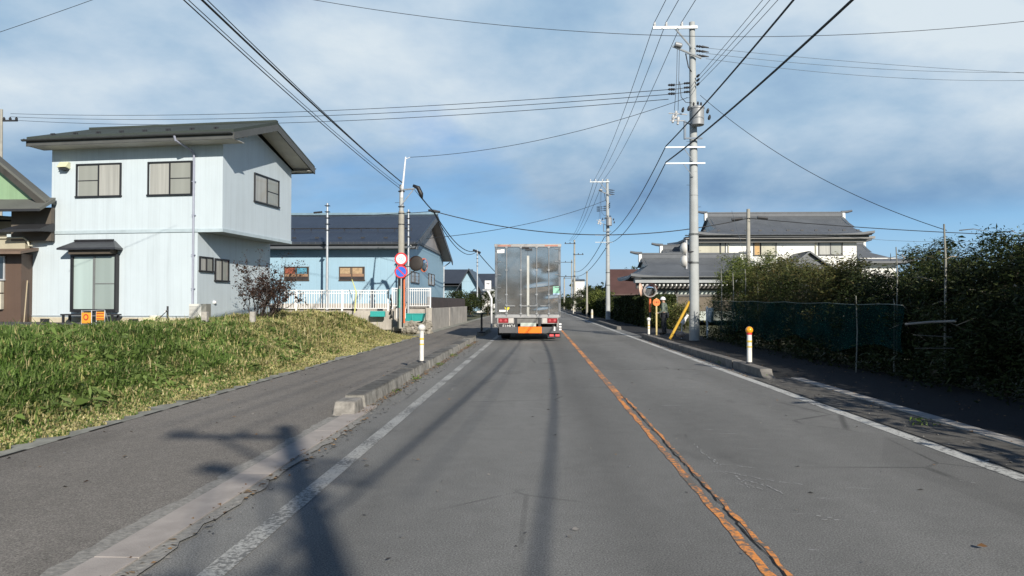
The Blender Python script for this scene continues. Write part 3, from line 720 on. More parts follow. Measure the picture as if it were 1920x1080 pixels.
for (z,) in ((.24,), (.31,), (.38,)): b.box(.05, .28, .094, .1, z - .012, z + .012)
b.build('lettering', mat('red_mark2', (.5, .08, .04), .5), fb)
b = MB(MF)
for (x, y) in ((-.32, -.01), (.0, -.01), (.03, .11), (.30, .11)): b.tube([(x, y, 0), (x, y, .46)], .012, 6)
b.tube([(-.32, -.01, .44), (.3, .11, .47)], .012, 6); b.tube([(-.32, .16, 0), (-.30, .0, .44)], .012, 6); b.tube([(.3, .3, 0), (.3, .11, .45)], .012, 6)
b.build('frame', M_galv, fb)
# leaning pole at the left corner
q = at(45, 596, 23.2); b = MB(); b.tube([(q.x, q.y, .78), (q.x - .12, q.y + .3, 2.2)], .018, 6); o = b.build('garden_cane', mat('tan_cane', (.4, .33, .22), .7)); tag(o, 'thin tan cane leaning where the brown annex meets the pale house', 'cane')
# ================================================================ house B: old brown house with green gable
M_green = siding('green_siding', (.26, .40, .24), pitch=.3, var=.15, stain=.8)
M_brownw = siding('brown_siding', (.115, .075, .055), pitch=.22, var=.15)
M_greyr = roofmat('old_grey_roof', (.115, .12, .11), .7)
FB = frame((at(40, 500, 23.5).x, 23.5, 0), (1, -.04, 0))
zcan = hit(FB, 60, 418)[1]
g0y = hit(FB, 95, 377)[1] - .6
hB = thing('old_house', 'old brown house with weathered green gable at the left edge of the photo', 'house', FB @ Vector((-4, 2, .8)))
b = MB(FB); b.box(-11, .0, .6, 9, .8, g0y); b.build('wall', mat('tan_wall', (.17, .155, .12), .8, streak=True), hB)
g0 = hit(FB, 95, 377); g1 = hit(FB, 0, 298); sl_ = (g1[1] - g0[1]) / (g1[0] - g0[0]); 
apx = g0[0] - 5.2; zap = g0[1] + sl_ * (-5.2)
b = MB(FB); b.slab((g0[0] + .02, -.25, g0[1]), (g0[0] + .02, .2, g0[1]), (apx, .2, zap), (apx, -.25, zap), .10); b.slab((apx, -.25, zap), (apx, .2, zap), (2 * apx - g0[0], .2, g0[1]), (2 * apx - g0[0], -.25, g0[1]), .10)
b.slab((g0[0] - 1.2, .2, g0[1] - .5), (g0[0] - 1.2, 9.6, g0[1] - .5), (apx, 9.6, g0[1] - .2), (apx, .2, g0[1] - .2), .10)
b.build('roof', M_greyr, hB)
b = MB(FB); b.prism([(g0[0] + .02, -.27, g0[1] - .10), (g0[0] - .25, -.27, g0[1] - .12), (apx, -.27, zap - .28), (apx, -.27, zap - .08)], (0, .04, 0)); b.build('barge_board', mat('weathered_board', (.045, .043, .038), .8, var=.3), hB)
b = MB(FB); b.prism([(g0[0] - .3, 0, g0[1] - .18), (apx, 0, zap - .1), (2 * apx - g0[0], 0, g0[1] - .18)], (0, .1, 0)); b.build('gable', M_green, hB)
g2 = hit(FB, 40, 392)[1]; zt2 = hit(FB, 0, 361)[1]
b = MB(FB); b.add([(-11, -.62, g2 - .0), (g0[0] + .1, -.62, g2 - .05), (g0[0] + .1, .1, zt2 - .18), (-11, .1, zt2 + .1), (-11, -.62, g2 - .1), (g0[0] + .1, -.62, g2 - .15), (g0[0] + .1, .1, zt2 - .3), (-11, .1, zt2 - .02)],
    [(0, 1, 2, 3), (4, 7, 6, 5), (0, 4, 5, 1), (1, 5, 6, 2), (2, 6, 7, 3), (3, 7, 4, 0)]); b.build('pent_roof', M_greyr, hB)
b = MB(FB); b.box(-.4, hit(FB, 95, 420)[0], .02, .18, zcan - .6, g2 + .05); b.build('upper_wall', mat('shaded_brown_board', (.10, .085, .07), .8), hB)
b = MB(FB); b.box(-11, g0[0] + .1, -.66, -.60, g2 - .16, g2 - .08); b.build('roof_lip', M_dk, hB)
b = MB(FB); zc1 = hit(FB, 60, 418)[1]; e = hit(FB, 97, 420)[0]; e0 = hit(FB, 22, 430)[0]
b.add([(e0, -.55, zc1 - .28), (e, -.55, zc1 - .25), (e + .0, .1, zc1), (e0 + .4, .1, zc1), (e0, -.55, zc1 - .36), (e, -.55, zc1 - .33), (e, .1, zc1 - .3), (e0 + .4, .1, zc1 - .3)],
    [(0, 1, 2, 3), (4, 7, 6, 5), (0, 4, 5, 1), (1, 5, 6, 2), (2, 6, 7, 3), (3, 7, 4, 0)]); b.build('canopy', M_dk, hB)
# annex in front
FBx = frame((at(40, 500, 23.3).x, 23.3, 0), (1, -.04, 0))
b = MB(FBx); za = hit(FBx, 20, 476)[1]; b.box(-6, .0, 0, .9, .78, za); an = b.build('annex_wall', M_brownw, hB)
b = MB(FBx); eu = hit(FBx, 62, 476)[0]
b.add([(-6.2, -.55, za + .04), (eu, -.55, za + .04), (eu - .2, .6, za + .26), (-6.2, .6, za + .26), (-6.2, -.55, za - .04), (eu, -.55, za - .04), (eu - .2, .6, za + .16), (-6.2, .6, za + .16)],
    [(0, 1, 2, 3), (4, 7, 6, 5), (0, 4, 5, 1), (1, 5, 6, 2), (2, 6, 7, 3), (3, 7, 4, 0)]); b.build('annex_roof', mat('brown_roof_sheet', (.17, .12, .09), .6), hB)
b = MB(FBx); zq0 = hit(FBx, 20, 462)[1]; zq1 = hit(FBx, 20, 446)[1]; b.box(-6, -.08, .25, 1.4, za + .1, zq1); b.build('cream_panel', mat('cream_board', (.38, .35, .26), .7), hB)
b = MB(FBx); p1_ = hit(FBx, 40, 448); p2_ = hit(FBx, 52, 462); b.tube([(-3, .2, zq1 + .02), (-.1, .2, zq1 + .02), (.05, .2, zq1 - .08), (.1, .2, zq1 - .25), (.22, .2, zq1 - .25)], .03, 8); b.build('pipe', mat('cream_pipe', (.5, .48, .38), .5), hB)
w_ = window(hB, FBx, hit(FBx, -40, 480), hit(FBx, 10, 526), panes=('dark', 'dark'), m_frame=mat('silver_alu', (.55, .56, .57), .4, .4))
for (z0_, z1_, lab) in ((528, 549, 'upper'), (551, 580, 'lower')):
    a_, c_ = hit(FBx, -8, z1_), hit(FBx, 8, z0_); b = MB(FBx); b.box(a_[0], c_[0], -.14, -.002, a_[1], c_[1]); b.build('meter_box', mat('meter_box', (.50, .48, .40), .6), hB, bevel=.01)
b = MB(FBx); b.box(-6, .02, -.02, 1.4, .55, .80); b.build('foundation', M_found, hB)
# ================================================================ house C: long blue house
M_sideC = siding('sky_blue_siding', (.31, .475, .59), pitch=.4, stain=.25)
def seamroof(name, c, rough=.4):
    s = NT(name); s.set(Roughness=rough); sp = s.xyz()
    fr = s.math('FRACT', s.math('DIVIDE', s.math('ADD', sp[0], 100), .42)); g = s.ramp(fr, [(0.0, 1.0), (.06, 0.0), (.94, 0.0), (1.0, 1.0)])
    n = s.ramp(s.noise(.9, 5, .65), [(.3, tuple(x * .85 for x in c)), (.7, tuple(x * 1.12 for x in c))])
    s.col(s.mix(s.math('MULTIPLY', g, .3), n, tuple(x * .6 for x in c))); s.bump(g, .5, .02); MATS[name] = s.m; return s.m
M_roofC = seamroof('dark_seam_roof', (.036, .045, .062))
YC = 40.0; XC = xat(765, YC, 500); zeC = zat(452.5, YC - .8); zrC = zat(402, 47.5, 812)
hC = thing('single_storey_house', 'long light blue single-storey house with dark seamed roof behind the white fence', 'house', (XC - 6, YC + 7, 1.15))
b = MB(); b.box(XC - 16, XC, YC, YC + 15, 1.0, zeC - .05); b.prism([(XC, YC, zeC - .06), (XC, YC + 15, zeC - .06), (XC, YC + 7.5, zrC - .35)], (-16, 0, 0)); b.build('wall', M_sideC, hC)
b = MB(); b.box(XC - 16.05, XC + .05, YC - .03, YC + 15.05, .9, 1.42); b.build('foundation', M_concw, hC)
xr = XC + .62; xl = XC - 16.5
b = MB(); b.slab((xl, YC - .85, zeC), (xr, YC - .85, zeC), (xr, YC + 7.5, zrC), (xl, YC + 7.5, zrC), .14); b.slab((xl, YC + 7.5, zrC), (xr, YC + 7.5, zrC), (xr, YC + 15.85, zeC), (xl, YC + 15.85, zeC), .14)
rC = b.build('roof', M_roofC, hC)
b = MB(); b.box(xl, xr + .02, YC + 7.35, YC + 7.65, zrC - .02, zrC + .12); b.build('ridge_cap', mat('blue_grey_metal', (.18, .27, .33), .4), rC)
b = MB(); k = lambda y: zeC + (zrC - zeC) * (y - YC + .85) / 8.35
for i in range(13): x = xl + .8 + i * 1.3; b.box(x, x + .22, YC + .1, YC + .14, k(YC + .1), k(YC + .1) + .07)
for i in range(17): x = xl + .3 + i * 1.0; b.box(x - .02, x + .02, YC + 2.2, YC + 2.25, k(YC + 2.2), k(YC + 2.2) + .16)
b.pieces('snow_guard', M_dk, rC); b = MB(); b.tube([(xl + .2, YC + 2.2, k(YC + 2.2) + .13), (xr - 1.0, YC + 2.2, k(YC + 2.2) + .13)], .035, 6); b.build('snow_bar', M_dk, rC)
b = MB()
for s_, ye in ((1, YC - .85), (-1, YC + 15.85)):
    b.prism([(xr - .02, ye, zeC - .12), (xr - .02, YC + 7.5, zrC - .12), (xr - .02, YC + 7.5, zrC - .42), (xr - .02, ye, zeC - .42)], (.05, 0, 0))
b.box(xl, xr - .02, YC - .85, YC - .81, zeC - .36, zeC - .12); b.build('fascia', mat('slate_fascia', (.10, .11, .125), .6), hC)
b = MB(); b.box(xl, xr - .03, YC - .81, YC + .0, zeC - .36, zeC - .34); b.slab((XC, YC, zeC - .18), (xr - .02, YC, zeC - .18), (xr - .02, YC + 7.5, zrC - .3), (XC, YC + 7.5, zrC - .3), .02)
b.slab((XC, YC + 7.5, zrC - .3), (xr - .02, YC + 7.5, zrC - .3), (xr - .02, YC + 15, zeC - .18), (XC, YC + 15, zeC - .18), .02); b.build('soffit', mat('grey_soffit', (.25, .235, .22), .7), hC)
b = MB(); zg = zat(470, YC, 765) + .35
ym0, ym1 = YC + 2.0, YC + 13.0
b.prism([(XC + .002, ym0, k(ym0) - .5), (XC + .002, ym1, k(ym0) - .5), (XC + .002, YC + 7.5, zrC - .5)], (.05, 0, 0))
gb = b.build('gable_boards', siding('weathered_gable_boards', (.40, .37, .35), pitch=.25, var=.3), hC)
b = MB(); b.box(XC, XC + .09, ym0 - 1.1, ym1 + 1.1, k(ym0) - .66, k(ym0) - .5); b.build('gable_sill', mat('grey_board', (.16, .17, .18), .6), hC)
gutter(Matrix.Identity(4), xl, xr + .05, YC - .93, zeC - .12, hC)
b = MB(); b.tube([(xr - .3, YC - .93, zeC - .2), (XC - .05, YC - .1, zeC - .75), (XC - .05, YC - .08, 1.5)], .045, 8); b.build('downpipe', M_galv, hC, smooth='angle')
b = MB(); b.tube([(xr - .2, YC + 15.85, zeC - .2), (XC + .06, YC + 14.95, zeC - .6), (XC + .06, YC + 14.95, 1.3)], .045, 8); b.build('downpipe', M_galv, hC, smooth='angle')
FC = frame((0, YC, 0), (1, 0)); GC = frame((XC, 0, 0), (0, 1))
for (a0, a1, red) in ((533, 579.5, 1), (636, 684, 0)):
    p, q = wpx(FC, a0, 500, a1, 526.5)
    w = window(hC, FC, p, q, panes=(), m_frame=mat('bronze_frame', (.09, .07, .055), .4), fw=.05)
    (u0, z1), (u1, z0) = p, q; um = (u0 + u1) / 2; zm = z0 + (z1 - z0) * .5
    b = MB(FC); b.box(u0 + .05, u1 - .05, -.012, 0, z0 + .05, z1 - .05); b.build('pane', mat('brown_glass', (.05, .045, .045), .08, coat=1), w)
    cs = [(u0 + .06, um - .1, (.33, .10, .06) if red else (.42, .30, .18)), (um - .06, u1 - .14, (.10, .30, .42) if red else (.32, .36, .40))]
    for (x0, x1, c) in cs:
        b = MB(FC); b.box(x0, x1, -.015, -.0122, zm, z1 - .07); b.build('blind', mat('blind_%s_%d' % ('rb'[c[0] < .2], red), c, .35, var=.3, scale=8, coat=.6), w)
    b = MB(FC); b.box(u0 + .05, u1 - .05, -.018, -.0155, zm - .16, zm - .01); b.build('shelf_board', mat('shelf_wood', (.30, .18, .11), .5, coat=.5), w)
    b = MB(FC); b.box(um - .03, um + .03, -.045, 0, z0 + .05, z1 - .05); b.build('mullion', MATS['bronze_frame'], w)
for (a0, a1, t0, t1) in ((770, 785, 508, 532), (803, 814, 512, 536)):
    p, q = wpx(GC, a0, t0, a1, t1); window(hC, GC, p, q, panes=(mat('brown_glass2', (.13, .10, .09), .1, coat=.8),) * 2, m_frame=MATS['bronze_frame'], rail=False)
# ---------------------------------------------------------------- white fences
def fence(name_label, p0, p1, z0, z1, post_every, group=None):
    d = Vector((p1[0] - p0[0], p1[1] - p0[1])); Lf = d.length; M = frame((p0[0], p0[1], 0), d)
    f = thing('picket_fence', name_label, 'fence', (p0[0], p0[1], z0))
    b = MB(M); n = int(Lf / .115)
    for i in range(1, n): u = Lf * i / n; b.box(u - .016, u + .016, -.012, .012, z0 + .13, z1 - .05)
    b.build('pickets', M_whitem, f)
    b = MB(M); b.box(0, Lf, -.03, .03, z1 - .05, z1); b.build('top_rail', M_whitem, f)
    b = MB(M); b.box(0, Lf, -.02, .02, z1 - .17, z1 - .135); b.build('rail', M_whitem, f)
    b = MB(M); b.box(0, Lf, -.02, .02, z0 + .10, z0 + .135); b.build('rail', M_whitem, f)
    k = max(1, round(Lf / post_every))
    for i in range(k + 1): u = Lf * i / k; b = MB(M); b.box(u - .04, u + .04, -.035, .035, z0 - .12, z1 + .012); b.build('post', M_whitem, f, bevel=.006)
    return f
Yf = 33.5
xa, xb = xat(470, Yf, 560), xat(728, Yf, 560); zf0, zf1 = zat(583, Yf), zat(543.5, Yf)
fence('long white metal picket fence behind the bare shrub and the grass crest', (xa, Yf), (xb, Yf), zf0, zf1, 2.2)
xa2 = xat(736, 37.7, 560)
fence('short white picket fence standing on the end of the concrete retaining wall', (xa2, 37.7), (-5.64, 37.7), 1.18, 2.24, 3.0)
b = MB(); b.box(xa, xb + .25, Yf - .1, Yf + .12, .2, zf0 - .0); o = b.build('fence_footing', M_concw, bevel=.01); tag(o, 'low concrete footing under the long white fence', 'wall')
# coiled black pipe at the end of the long fence
q = at(733, 575, 33.3); b = MB(); pts = []
for i in range(60): a = i * .55; pts.append((q.x + .02 * math.cos(a * .3), q.y + .10 * math.cos(a), .75 + i * .017 + .10 * math.sin(a)))
b.tube(pts, .028, 6); o = b.build('corrugated_hose', mat('black_rubber', (.02, .02, .022), .5)); tag(o, 'black coiled corrugated hose hanging at the right end of the long white fence', 'hose')
# teal container on rubble
q = at(776, 597, 34.0)
M_teal = mat('teal_plastic', (.03, .33, .31), .45, var=.1)
tb = thing('plastic_trough', 'teal plastic trough on rubble in front of the retaining wall corner', 'container', (q.x, q.y, .5))
b = MB(Matrix.Translation((q.x, q.y, 0))); zt_ = zat(589, 34.0); zb_ = zat(602, 34.0)
b.add([(-.45, -.3, zb_), (.42, -.3, zb_), (.42, .3, zb_), (-.45, .3, zb_), (-.54, -.36, zt_), (.5, -.36, zt_), (.5, .36, zt_), (-.54, .36, zt_), (-.50, -.32, zt_), (.46, -.32, zt_), (.46, .32, zt_), (-.5, .32, zt_), (-.42, -.27, zb_ + .04), (.39, -.27, zb_ + .04), (.39, .27, zb_ + .04), (-.42, .27, zb_ + .04)],
      [(0, 3, 2, 1), (0, 1, 5, 4), (1, 2, 6, 5), (2, 3, 7, 6), (3, 0, 4, 7), (4, 5, 9, 8), (5, 6, 10, 9), (6, 7, 11, 10), (7, 4, 8, 11), (8, 9, 13, 12), (9, 10, 14, 13), (10, 11, 15, 14), (11, 8, 12, 15), (12, 13, 14, 15)])
b.build('tub', M_teal, tb)
b = MB(Matrix.Translation((q.x, q.y, 0))); b.box(-.56, .52, -.38, .38, zt_ - .01, zt_ + .03); b.box(-.04, .02, -.38, -.3, zb_ + .02, zt_); b.build('rim', M_teal, tb)
q2 = at(710, 588, 33.0); b = MB(Matrix.Translation((q2.x, 33.0, 0))); b.box(-.38, .3, -.1, .1, zat(590, 33) - .1, zat(583.5, 33)); o = b.build('plastic_crate', M_teal, bevel=.02); tag(o, 'small teal crate peeping over the grass crest below the long white fence', 'crate')
rn = random.Random(8)
def rock(b, c, r):
    n = 7; vs = []
    for i in range(5):
        ph = math.pi * (i + .5) / 5
        for k_ in range(n): a = 2 * math.pi * k_ / n; j = rn.uniform(.75, 1.15); vs.append((c[0] + r * j * math.sin(ph) * math.cos(a), c[1] + r * j * math.sin(ph) * math.sin(a), c[2] + r * .7 * j * math.cos(ph)))
    fs = [(i * n + k_, i * n + (k_ + 1) % n, (i + 1) * n + (k_ + 1) % n, (i + 1) * n + k_) for i in range(4) for k_ in range(n)] + [tuple(range(n))[::-1], tuple(range(4 * n, 5 * n))]
    b.add(vs, fs[:]); return b
M_rock = mat('rubble', (.26, .24, .20), .9, var=.35, scale=8, bump=.6)
b = MB()
for i in range(46): rock(b, (q.x + rn.uniform(-.7, .8), q.y + rn.uniform(-.9, .4), rn.uniform(.0, .5)), rn.uniform(.08, .24))
o = b.build('rubble', M_rock); tag(o, 'heap of broken stones under the teal trough', 'rubble', kind='stuff')
# brown panel fence above the retaining wall
b = MB(); b.box(-5.9, -5.86, 38.3, 58, 1.15, 1.78); o = b.build('sheet_fence', mat('dark_brown_sheet', (.06, .045, .042), .8, var=.25)); tag(o, 'dark brown sheet fence along the top of the retaining wall', 'fence')
# ---------------------------------------------------------------- houses farther left
def small_house(name, label, x0, x1, y0, y1, zg_, ze_, zr_, mw, mr, ridge='y', ov=.5, wins=()):
    h = thing(name, label, 'house', ((x0 + x1) / 2, (y0 + y1) / 2, zg_)); b = MB(); b.box(x0, x1, y0, y1, zg_ - .3, ze_ - .05)
    xm, ym = (x0 + x1) / 2, (y0 + y1) / 2
    if ridge == 'y': b.prism([(x0, y0, ze_ - .06), (x1, y0, ze_ - .06), (xm, y0, zr_ - .12)], (0, y1 - y0, 0))
    else: b.prism([(x0, y0, ze_ - .06), (x0, y1, ze_ - .06), (x0, ym, zr_ - .12)], (x1 - x0, 0, 0))
    b.build('wall', mw, h); b = MB()
    sl = (zr_ - ze_) / ((x1 - x0) / 2 if ridge == 'y' else (y1 - y0) / 2); zo = ze_ - sl * ov
    if ridge == 'y':
        b.slab((x0 - ov, y0 - ov, zo), (xm, y0 - ov, zr_), (xm, y1 + ov, zr_), (x0 - ov, y1 + ov, zo), .14); b.slab((xm, y0 - ov, zr_), (x1 + ov, y0 - ov, zo), (x1 + ov, y1 + ov, zo), (xm, y1 + ov, zr_), .14)
    else:
        b.slab((x0 - ov, y0 - ov, zo), (x1 + ov, y0 - ov, zo), (x1 + ov, ym, zr_), (x0 - ov, ym, zr_), .14); b.slab((x0 - ov, ym, zr_), (x1 + ov, ym, zr_), (x1 + ov, y1 + ov, zo), (x0 - ov, y1 + ov, zo), .14)
    b.build('roof', mr, h)
    for (a, c, z0_, z1_) in wins: window(h, frame((0, y0, 0), (1, 0)), (a, z0_), (c, z1_), panes=('dark', 'dark'), rail=False)
    return h
M_roofD = seamroof('slate_seam_roof', (.05, .058, .07))
YD = 75; xD0, xD1 = xat(866, YD, 540), xat(893, YD, 540)
hD = small_house('gabled_house', 'small pale blue house with dark gable roof beyond the blue house', xD0, xD1, YD, YD + 8, .9, zat(527, YD), zat(503.5, YD) , M_sideC, M_roofD, ov=.6, wins=((xD0 + .9, xD0 + 1.6, zat(560, YD), zat(546, YD)),))
xw0 = xat(831, YD + 1, 540)
b = MB(); b.box(xw0 - 3, xD0, YD + 1.2, YD + 8, .6, zat(534, YD)); b.build('side_wall', M_sideC, hD)
b = MB(); b.slab((xw0 - 3, YD + .3, zat(531, YD)), (xD0 + .3, YD + .3, zat(531, YD)), ((xD0 + xD1) / 2, YD + 4.5, zat(504.5, YD + 4)), (xw0 - 3, YD + 4.5, zat(504.5, YD + 4)), .2); b.build('side_roof', M_roofD, hD)
b = MB(); b.box(xw0 - 3, xD0, YD + .3, YD + .45, zat(536, YD), zat(531, YD)); b.build('side_fascia', M_dk, hD)
YE = 92; small_house('gabled_house', 'far white house with plain dark roof showing just left of the truck', xat(894, YE, 540), xat(936, YE, 540), YE, YE + 9, .5, zat(535, YE), zat(513, YE + 4.5), M_white, M_roofD, ridge='x', wins=((xat(900, YE, 540), xat(908, YE, 540), zat(553, YE), zat(546, YE)),))
# ---------------------------------------------------------------- foliage helpers
BARK = mat('bark', (.13, .10, .075), .9, var=.35, scale=9, bump=.7)
GREENS = {
 'conifer': [(.014, .022, .008), (.024, .036, .011), (.038, .055, .015), (.062, .08, .026), (.032, .028, .015)],
 'bright': [(.035, .06, .015), (.07, .10, .022), (.12, .15, .035), (.19, .21, .06), (.05, .07, .02)],
 'autumn': [(.035, .05, .015), (.08, .09, .028), (.13, .10, .04), (.09, .11, .03), (.17, .16, .06)],
 'brownbush': [(.035, .022, .018), (.065, .035, .028), (.03, .024, .018), (.09, .055, .04)]}
def foliage(name, key, trans=.2):
    n = 'leaf_' + key
    return MATS[n] if n in MATS else leafmat(n, GREENS[key], trans)
def tree(name, label, cat, x, y, z0, h, rx, ry, key='conifer', n=9000, leaf=(.11, .035), base=.15, clumps=60, seed=1, group=None, limbs=9, up=.35, tr=.07, spread=.20, tips=0):
    r = np.random.default_rng(seed); t = thing(name, label, cat, (x, y, z0), group)
    zc = z0 + h * (base + (1 - base) / 2); rz = h * (1 - base) / 2
    u = r.normal(0, 1, (clumps, 3)); u /= np.linalg.norm(u, axis=1)[:, None]; u *= r.uniform(.35, 1.08, (clumps, 1)) ** .6
    C = np.array([x, y, zc]) + u * np.array([rx, ry, rz])
    if tips:
        T_ = np.array([x, y, zc]) + r.normal(0, 1, (tips, 3)) * np.array([rx, ry, 0]) * .5; T_[:, 2] += rz * r.uniform(.75, 1.12, tips); C = np.vstack([C, T_])
    w = r.uniform(.5, 1.4, (n, 1))
    V = leaves(r, C, n, np.array([spread, spread, spread * .75]), leaf[0], leaf[1], .15, up)
    np_mesh('crown', V, 4, foliage(name, key), t)
    b = MB(); b.tube([(x, y, z0 - .15), (x + r.uniform(-.05, .05), y, z0 + h * .35), (x + r.uniform(-.1, .1), y, z0 + h * .7), (x, y, z0 + h * .92)], [tr, tr * .8, tr * .5, tr * .15], 7)
    for i in range(limbs):
        zz = z0 + h * r.uniform(.12, .7); c = C[r.integers(0, len(C))]
        b.tube([(x, y, zz), tuple((np.array([x, y, zz]) + c) / 2 + [0, 0, -.04]), tuple(c)], [tr * .45, tr * .28, tr * .08], 5)
    b.build('trunk', BARK, t, smooth=True); return t
# bare shrub by the pale house
q = at(485, 603, 22.5); zq = hL(q.x, q.y)
def shrub(label, x, y, z0, h, w, seed, nst, m, leafn, lsz, key='brownbush'):
    r = np.random.default_rng(seed); t = thing('shrub', label, 'shrub', (x, y, z0)); b = MB(); tips = []
    def grow(p, d, ln, rad, dep):
        pts = [p]; c = p.copy(); dd = d.copy()
        for i in range(4):
            dd = dd + r.normal(0, .12, 3); dd /= np.linalg.norm(dd); c = c + dd * ln / 4; pts.append(c.copy())
        b.tube([tuple(a) for a in pts], [rad, rad * .85, rad * .7, rad * .6, rad * .5], 5 if dep < 2 else 4)
        for a in pts[2:]: tips.append(a)
        if dep < 3:
            for i in range(3 if dep < 2 else 2):
                nd = dd * .75 + r.normal(0, .5, 3) * np.array([1, 1, .7]); nd[2] += .15; nd /= np.linalg.norm(nd); grow(pts[int(r.integers(2, 5))], nd, ln * r.uniform(.5, .75), rad * .5, dep + 1)
    for i in range(nst):
        a = r.uniform(0, 6.28); sp = r.uniform(.2, .62) * w / h * 1.6; d = np.array([math.cos(a) * sp, math.sin(a) * sp * .8, 1.0]); d /= np.linalg.norm(d)
        grow(np.array([x + r.uniform(-.15, .15), y + r.uniform(-.1, .1), z0]), d, h * r.uniform(.38, .5), .022, 0)
    b.build('stems', mat('twig', (.055, .04, .035), .9), t)
    np_mesh('foliage', leaves(r, np.array(tips), leafn, (.05, .05, .05), lsz, lsz * .55, .2, .2), 4, foliage('s', key), t); return t
shrub('dark purplish half-bare shrub at the corner of the pale house', q.x, q.y, zq, 2.15, 2.5, 12, 13, None, 3400, .07)
q = at(512, 598, 24.5); shrub('tall thin bare sapling behind the purplish shrub', q.x, q.y, hL(q.x, q.y), 3.0, .9, 5, 5, None, 800, .055, 'brownbush')
# clipped shrubs beyond the brown fence
for (px, py, Y, rr, lab) in ((852, 560, 60, 1.15, 'round clipped shrub over the brown fence in front of the gabled blue house'), (882, 562, 62, .8, 'smaller round shrub right of the clipped one over the brown fence')):
    q = at(px, py, Y); tree('shrub', lab, 'shrub', q.x, q.y, .6, zat(547 if rr > 1 else 552, Y) - .6, rr, rr, 'conifer', 5000, (.12, .06), .05, 60, 4, limbs=3)
q = at(915, 570, 80); tree('shrub', 'dark shrub beside the truck at the end of the left wall', 'shrub', q.x, q.y, 0, 2.8, 1.5, 1.5, 'conifer', 5000, (.15, .07), .02, 60, 6, limbs=3)
# yellow stake among the fence
q = at(665, 570, 32.6); b = MB(); b.tube([tuple(at(660, 524, 32.6)), tuple(at(668, 548, 32.6)), (q.x, q.y, 1.0)], [.02, .03, .035], 6); o = b.build('yellow_stake', mat('yellow_stick', (.60, .60, .22), .6)); tag(o, 'thin pale yellow stake leaning against the long white fence', 'stake')
# ---------------------------------------------------------------- signs and mirrors, left
M_red = mat('sign_red', (.62, .04, .05), .45, var=.06); M_blue = mat('sign_blue', (.03, .14, .62), .45, var=.06); M_signw = mat('sign_white', (.80, .80, .80), .45, var=.04)
M_orp = mat('orange_post_paint', (.75, .16, .05), .5, var=.15, scale=5)
Ys = 31.6; q = at(752, 485, Ys); FS = frame((q.x, Ys, 0), (1, .03, 0)); zs1 = zat(485.5, Ys, 752); zs2 = zat(509.5, Ys, 752)
ts = thing('road_sign', 'grey post with a round red and white 50 sign over a blue no-parking sign', 'traffic sign', (q.x, Ys, .9))
b = MB(FS); b.tube([(.0, .05, .6), (.0, .05, zs1 + .25)], .03, 10); b.build('post', M_galv, ts, smooth='angle')
def disc(zc_, m, r, y, name, parent, th=.004):
    b = MB(FS); b.lathe([(r, 0), (r, th)], (0, y, zc_), (0, -1, 0), 36); return b.build(name, m, parent)
d1_ = disc(zs1, M_red, .285, -.0, 'speed_limit_disc', ts, .006); disc(zs1, M_signw, .215, -.007, 'disc_face', d1_); text('50', .27, mat('sign_digit_blue', (.20, .42, .75), .5), d1_, upright(FS, 0, -.0135, zs1))
d2_ = disc(zs2, M_red, .285, -.0, 'no_parking_disc', ts, .006); disc(zs2, M_blue, .225, -.007, 'disc_face', d2_)
b = MB(FS @ Matrix.Translation((0, -.013, zs2)) @ Matrix.Rotation(R(45), 4, 'Y')); b.box(-.225, .225, -.002, .002, -.026, .026); b.build('slash', M_red, d2_)
for z in (zs1 + .1, zs1 - .1, zs2): b = MB(FS); b.box(-.06, .06, .0, .085, z - .015, z + .015); b.build('bracket', M_galv, ts)
# orange mirror post
q = at(758, 560, 31.9); qm = at(781, 494, 31.9)
tm = thing('traffic_mirror', 'orange post with a dark-backed round mirror and a second sideways mirror beside the road signs', 'mirror', (q.x, q.y, .8))
b = MB(); b.tube([(q.x, q.y, .55), (q.x, q.y, zat(494, 31.9))], .04, 12); b.build('post', M_orp, tm, smooth='angle')
b = MB(); zz = zat(520, 31.9); b.tube([(q.x, q.y, zz), (qm.x, qm.y - .0, zat(505, 31.9))], .02, 6); b.tube([(q.x, q.y, zat(500, 31.9)), (qm.x + .2, q.y, zat(497, 31.9))], .02, 6); b.build('arm', M_dk, tm)
def mirror(parent, c, ax, r, backm, name='mirror_head'):
    ax = Vector(ax).normalized(); b = MB(); b.lathe([(r * .3, -.07), (r * .8, -.05), (r, -.01), (r * 1.04, .02), (r * .96, .03)], c, ax, 28); h = b.build(name, backm, parent, smooth='angle')
    b = MB(); b.lathe([(r * .94, .031), (r * .6, .055), (.01, .065)], c, ax, 28); b.build('mirror_glass', mat('mirror_glass', (.75, .78, .8), .05, 1.0, var=.02), h, smooth=True)
    return h
hm = mirror(tm, (qm.x, qm.y - .1, qm.z), (.25, .95, -.1), .33, mat('dark_mirror_back', (.035, .03, .028), .7))
b = MB(); 
for i in range(14):
    a0_, a1_ = math.pi * (.15 + .75 * i / 14), math.pi * (.15 + .75 * (i + 1) / 14)
    f_ = lambda a, y: (qm.x + .33 * math.cos(a), qm.y + y, qm.z + .33 * math.sin(a)); b.quad(f_(a0_, -.12), f_(a1_, -.12), f_(a1_, .14), f_(a0_, .14))
b.build('visor', M_orp, hm)
hm2 = mirror(tm, (qm.x + .30, qm.y + .12, qm.z - .07), (1, -.45, -.05), .30, M_orp)
